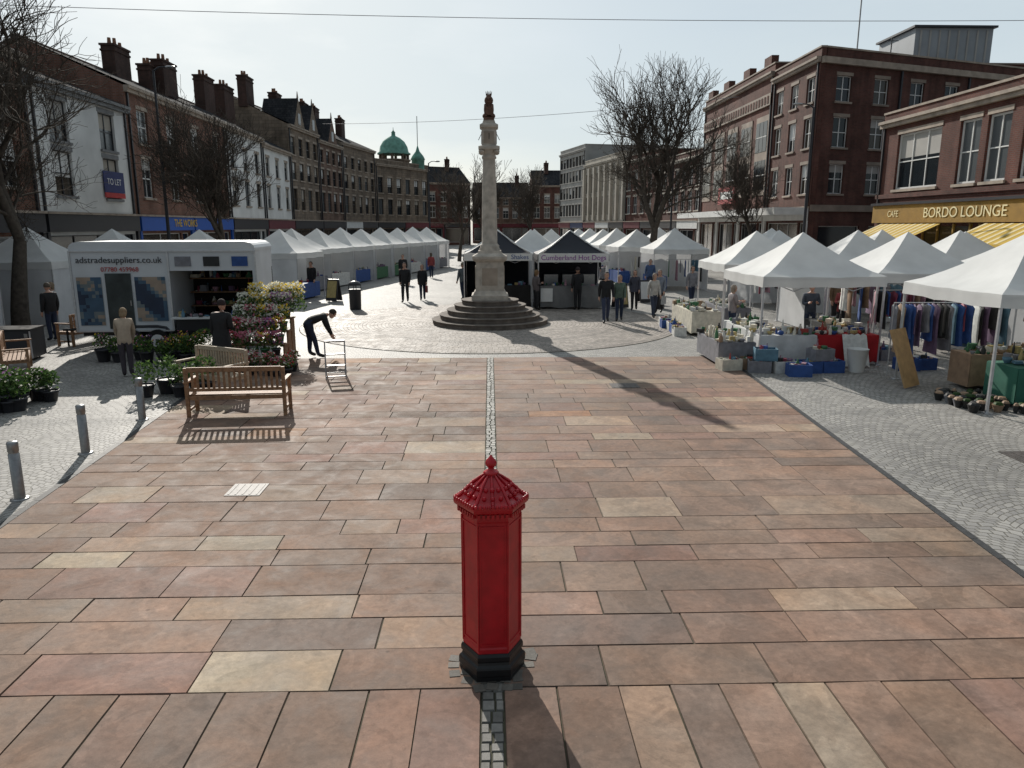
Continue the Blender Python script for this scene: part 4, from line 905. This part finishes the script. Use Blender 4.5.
# ------------------------------------------------------------------ people
def colm(c,k=''): return mat('cloth_%d_%d_%d%s'%(int(c[0]*999),int(c[1]*999),int(c[2]*999),k),c,.85,.18,9,.1)
M_shoe=mat('shoe',(.02,.018,.016),.5,.2,20); M_eye=mat('eye',(.02,.015,.01),.2); M_lip=mat('lip',(.35,.13,.11),.5)
def person(name,x,y,rz,H=1.7,top=(.03,.03,.035),leg=(.03,.035,.05),hair=(.05,.03,.02),bend=0,stride=.0,arms='down',fem=False,coat=0,bag=None,hat=None,headdown=0):
    b=rad(bend); shift=-.14*math.sin(b)
    def U(p):
        yy=p[1];zz=p[2]-.95
        return Vector((p[0],yy*math.cos(b)+zz*math.sin(b)+shift,.95+zz*math.cos(b)-yy*math.sin(b)))
    sw=.165 if fem else .19
    J={}
    J['pel']=Vector((0,shift,.95)); J['waist']=U((0,0.01,1.10)); J['chest']=U((0,.01,1.29)); J['neck']=U((0,.0,1.45)); J['head']=U((0,.02,1.55))
    edges=[('pel','waist','T'),('waist','chest','T'),('chest','neck','T'),('neck','head','S')]
    for s,n in ((-1,'l'),(1,'r')):
        J['sh'+n]=U((s*sw,0,1.39)); st=s*stride
        if arms=='reach': e=J['sh'+n]+Vector((s*.02,.08,-.27)); w_=e+Vector((-s*.05,.10,-.22))
        elif arms=='fwd': e=J['sh'+n]+Vector((s*.03,.06,-.27)); w_=e+Vector((-s*.10,.23,.06))
        elif arms=='mix' and s>0: e=J['sh'+n]+Vector((s*.03,.0,-.28)); w_=e+Vector((-s*.10,.20,.05))
        else: e=J['sh'+n]+Vector((s*.035,-.02-st*.3,-.28)); w_=e+Vector((s*.0,.07-st*.4,-.24))
        J['el'+n]=e; J['wr'+n]=w_
        J['hip'+n]=J['pel']+Vector((s*.085,0,-.05)); J['kn'+n]=Vector((s*.085,st*.5+.03+shift*.4,.50)); J['an'+n]=Vector((s*.08,st,.085+(.04 if st<0 else 0))); J['toe'+n]=J['an'+n]+Vector((s*.02,.17,-.05 if st>=0 else -.075))
        edges+=[('chest','sh'+n,'T'),('sh'+n,'el'+n,'T'),('el'+n,'wr'+n,'T'),('pel','hip'+n,'L'),('hip'+n,'kn'+n,'L'),('kn'+n,'an'+n,'L'),('an'+n,'toe'+n,'F')]
    rd={'pel':(.16,.12),'waist':(.145,.115) if fem else (.165,.13),'chest':(.175,.13),'neck':(.062,.062),'head':(.05,.05),'sh':(.082,.082),'el':(.062,.062),'wr':(.042,.042),'hip':(.105,.105),'kn':(.075,.075),'an':(.055,.055),'toe':(.045,.038)}
    keys=list(J); me=bpy.data.meshes.new('tmp'); me.from_pydata([tuple(J[k]) for k in keys],[(keys.index(a),keys.index(c)) for a,c,_ in edges],[])
    o=bpy.data.objects.new('tmp',me); scene.collection.objects.link(o)
    o.modifiers.new('s','SKIN'); ss=o.modifiers.new('u','SUBSURF'); ss.levels=1; ss.render_levels=1
    for i,k in enumerate(keys):
        kk=k if k in rd else k[:-1]; me.skin_vertices[0].data[i].radius=rd[kk]; me.skin_vertices[0].data[i].use_root=(k=='pel')
    dg=bpy.context.evaluated_depsgraph_get(); ev=o.evaluated_get(dg); m2=bpy.data.meshes.new_from_object(ev)
    mt={'T':colm(top),'L':colm(leg),'F':M_shoe,'S':M_skin}
    segs=[(J[a],J[c],k) for a,c,k in edges]
    mb=MB(); mb.v=[tuple(v.co) for v in m2.vertices]
    for p in m2.polygons:
        c=p.center; best=None
        for a,e,k in segs:
            ab=e-a; t_=max(0,min(1,(c-a).dot(ab)/max(ab.length_squared,1e-6))); dd=(c-(a+ab*t_)).length
            if best is None or dd<best[0]: best=(dd,k)
        k=best[1]
        if k=='L' and c.z>.86 and bend<40: k='T'
        mb.f.append(tuple(p.vertices)); mb.m.append(mb.mi(mt[k])); mb.sm.append(True); mb.c.append((1,1,1))
    bpy.data.objects.remove(o); bpy.data.meshes.remove(m2)
    hb=b*.6+rad(headdown); Mh=Matrix.Rotation(-hb,3,'X'); hc=U((0,.03,1.62)) if bend<30 else J['head']+ (J['head']-J['neck']).normalized()*.08
    def hp(p): return Mh@Vector(p)+hc
    rows=[]
    prof=[(-.115,.02,.03,.03),(-.10,.045,.05,.025),(-.07,.060,.072,.012),(-.03,.070,.088,0),(.02,.077,.095,-.003),(.06,.074,.093,-.006),(.095,.055,.07,-.008),(.115,.02,.03,-.008)]
    for z,rx,ry,oy in prof: rows.append([hp((rx*math.cos(a*math.pi/6),oy+ry*math.sin(a*math.pi/6),z)) for a in range(12)])
    mb.grid(rows,M_skin); mb.face(rows[-1],M_skin); mb.face(list(reversed(rows[0])),M_skin)
    mb.face([hp((-.014,.088,-.02)),hp((.014,.088,-.02)),hp((0,.12,-.02))],M_skin); mb.face([hp((-.014,.088,-.02)),hp((0,.12,-.02)),hp((0,.09,.03))],M_skin); mb.face([hp((.014,.088,-.02)),hp((0,.09,.03)),hp((0,.12,-.02))],M_skin)
    for s in (-1,1):
        mb.ell(hp((s*.03,.082,.015)),(.012,.008,.006),M_eye,6,4); mb.ell(hp((s*.078,-.005,-.005)),(.012,.02,.03),M_skin,6,4)
    mb.box(hp((0,.083,-.058)),(.045,.012,.010),M_lip,M=Mh)
    hm=colm(hair,'h')
    long=fem
    mb.ell(hc+Mh@Vector((0,-.012,.02)),(.090,.108,.112),hm,14,10,M=Mh,filt=lambda q:not(q.y>.045 and q.z<.055) and q.z>(-.10 if long else -.05))
    if long: mb.ell(hc+Mh@Vector((0,-.05,-.06)),(.085,.06,.10),hm,10,6,M=Mh)
    if hat:
        hm2=colm(hat,'hat'); mb.ell(hc+Mh@Vector((0,-.008,.05)),(.098,.115,.09),hm2,12,8,M=Mh,filt=lambda q:q.z>-.01)
    for n,s in (('l',-1),('r',1)):
        w_=J['wr'+n]; dr=(w_-J['el'+n]).normalized(); sd=Vector((0,1,0)); sd=(sd-dr*sd.dot(dr)).normalized(); nn=dr.cross(sd)
        mb.tube([w_-dr*.02,w_+dr*.03,w_+dr*.09],[.028,.038,.034],M_skin,7)
        for k in range(4):
            bs=w_+dr*.085+sd*(.028-.019*k); l=[.07,.078,.072,.056][k]; cu=nn*(-s*.02)
            mb.tube([bs,bs+dr*l*.5+cu*.4,bs+dr*l*.85+cu*1.3],[.0095,.009,.007],M_skin,5)
        bs=w_+dr*.03+sd*.03; mb.tube([bs,bs+dr*.03+sd*.03,bs+dr*.065+sd*.035],[.012,.011,.008],M_skin,5)
    if coat:
        rows=[]
        for f,rx,ry in ((0,.165,.125),(.25,.18,.14),(.6,.20,.16),(1,.215,.18)):
            ctr=J['waist']*(1-f)+Vector((0,shift*.5,.95-coat))*f; rows.append([ctr+Vector((rx*math.cos(a*math.pi/7),ry*math.sin(a*math.pi/7),.012*math.sin(a*1.7)*f)) for a in range(14)])
        mb.grid(rows,mt['T'])
    if bag:
        bm_=colm(bag,'b'); w_=J['wrl']+Vector((0,.02,-.1)); mb.box(w_+Vector((0,0,-.22)),(.12,.32,.32),bm_); mb.tube([w_+Vector((0,-.1,-.07)),w_,w_+Vector((0,.1,-.07))],.01,bm_,5)
    s=H/1.735; mb.v=[(v[0]*s,v[1]*s,v[2]*s) for v in mb.v]
    mz=min(v[2] for v in mb.v)
    return mb.build(name,None,(x,y,.012-mz),rad(rz))
BK=(.018,.018,.02); NV=(.02,.03,.06)
person('woman_in_beige_jacket',-8.35,17.0,20,1.62,(.40,.31,.23),(.06,.05,.06),(.25,.17,.10),bend=24,arms='reach',fem=True,headdown=15)
person('man_in_black_coat',-6.05,16.7,-15,1.80,BK,BK,(.03,.02,.02),bend=8,arms='mix',coat=.25)
person('man_bending_over',-4.65,19.4,-70,1.75,BK,NV,(.04,.03,.02),bend=72,arms='reach',stride=.10)
person('man_in_dark_jacket',-3.85,33.9,175,1.78,BK,BK,(.05,.03,.02),stride=.16)
person('woman_in_dark_coat',-3.15,34.9,185,1.65,BK,NV,(.10,.06,.03),stride=.14,fem=True,coat=.2,bag=(.2,.05,.05))
person('man_in_dark_jacket',-8.6,36.3,160,1.72,BK,NV,(.05,.03,.02),stride=.1)
person('man_in_grey_jacket',-1.25,34.8,30,1.75,(.12,.14,.15),NV,(.2,.16,.12),stride=.15)
person('man_in_black_jacket',4.15,26.4,178,1.80,BK,(.04,.05,.09),(.05,.04,.03),stride=.2)
person('woman_in_green_jacket',4.72,26.9,170,1.66,(.10,.14,.11),NV,(.28,.2,.12),stride=.14,fem=True)
person('woman_in_dark_coat',5.95,30.4,165,1.64,(.06,.06,.08),BK,(.06,.04,.03),stride=.1,fem=True,coat=.15)
person('woman_in_white_jacket',6.2,27.9,190,1.66,(.42,.40,.37),(.04,.05,.08),(.3,.25,.2),stride=.18,fem=True)
person('man_in_grey_jacket',6.7,29.2,150,1.72,(.18,.20,.24),BK,(.25,.22,.2),stride=.1,bag=(.4,.4,.4))
person('man_in_black_jacket',3.6,30.4,10,1.76,BK,BK,(.03,.02,.02),arms='mix')
person('woman_in_dark_coat',1.9,30.5,-60,1.64,(.12,.1,.1),BK,(.2,.12,.06),fem=True,arms='mix')
person('man_in_checked_shirt',8.6,31.5,200,1.74,(.2,.2,.22),NV,(.1,.08,.06),stride=.1)
person('man_in_blue_jacket',8.2,38,170,1.74,(.06,.10,.2),NV,(.1,.08,.06),stride=.1)
person('man_in_dark_jacket',9.6,21.9,170,1.72,(.05,.06,.08),NV,(.3,.28,.25),arms='fwd')
person('woman_in_red_jacket',11.0,22.8,150,1.62,(.25,.05,.05),BK,(.06,.04,.03),fem=True,arms='fwd')
person('man_in_brown_jacket',11.9,25.2,200,1.74,(.16,.1,.06),BK,(.06,.04,.03))
person('woman_in_grey_cardigan',7.5,22.7,-80,1.62,(.25,.22,.22),NV,(.3,.25,.2),fem=True,arms='fwd')
person('man_in_dark_jacket',13.2,17.4,120,1.76,BK,NV,(.1,.08,.06),arms='fwd')
person('woman_in_grey_jacket',-14.0,24.2,120,1.64,(.25,.26,.28),BK,(.2,.15,.1),fem=True)
person('man_in_dark_jacket',-13.2,22.6,60,1.74,BK,NV,(.1,.08,.06))
person('man_in_dark_jacket',-5.2,45,180,1.74,BK,NV,(.1,.08,.06),stride=.15)
person('woman_in_red_jacket',-3.9,50,10,1.66,(.25,.05,.05),NV,(.1,.08,.06),stride=.15,fem=True)
person('man_in_dark_jacket',6.3,44,175,1.74,BK,NV,(.1,.08,.06),stride=.15)
print('FACES',sum(len(m.polygons) for m in bpy.data.meshes))
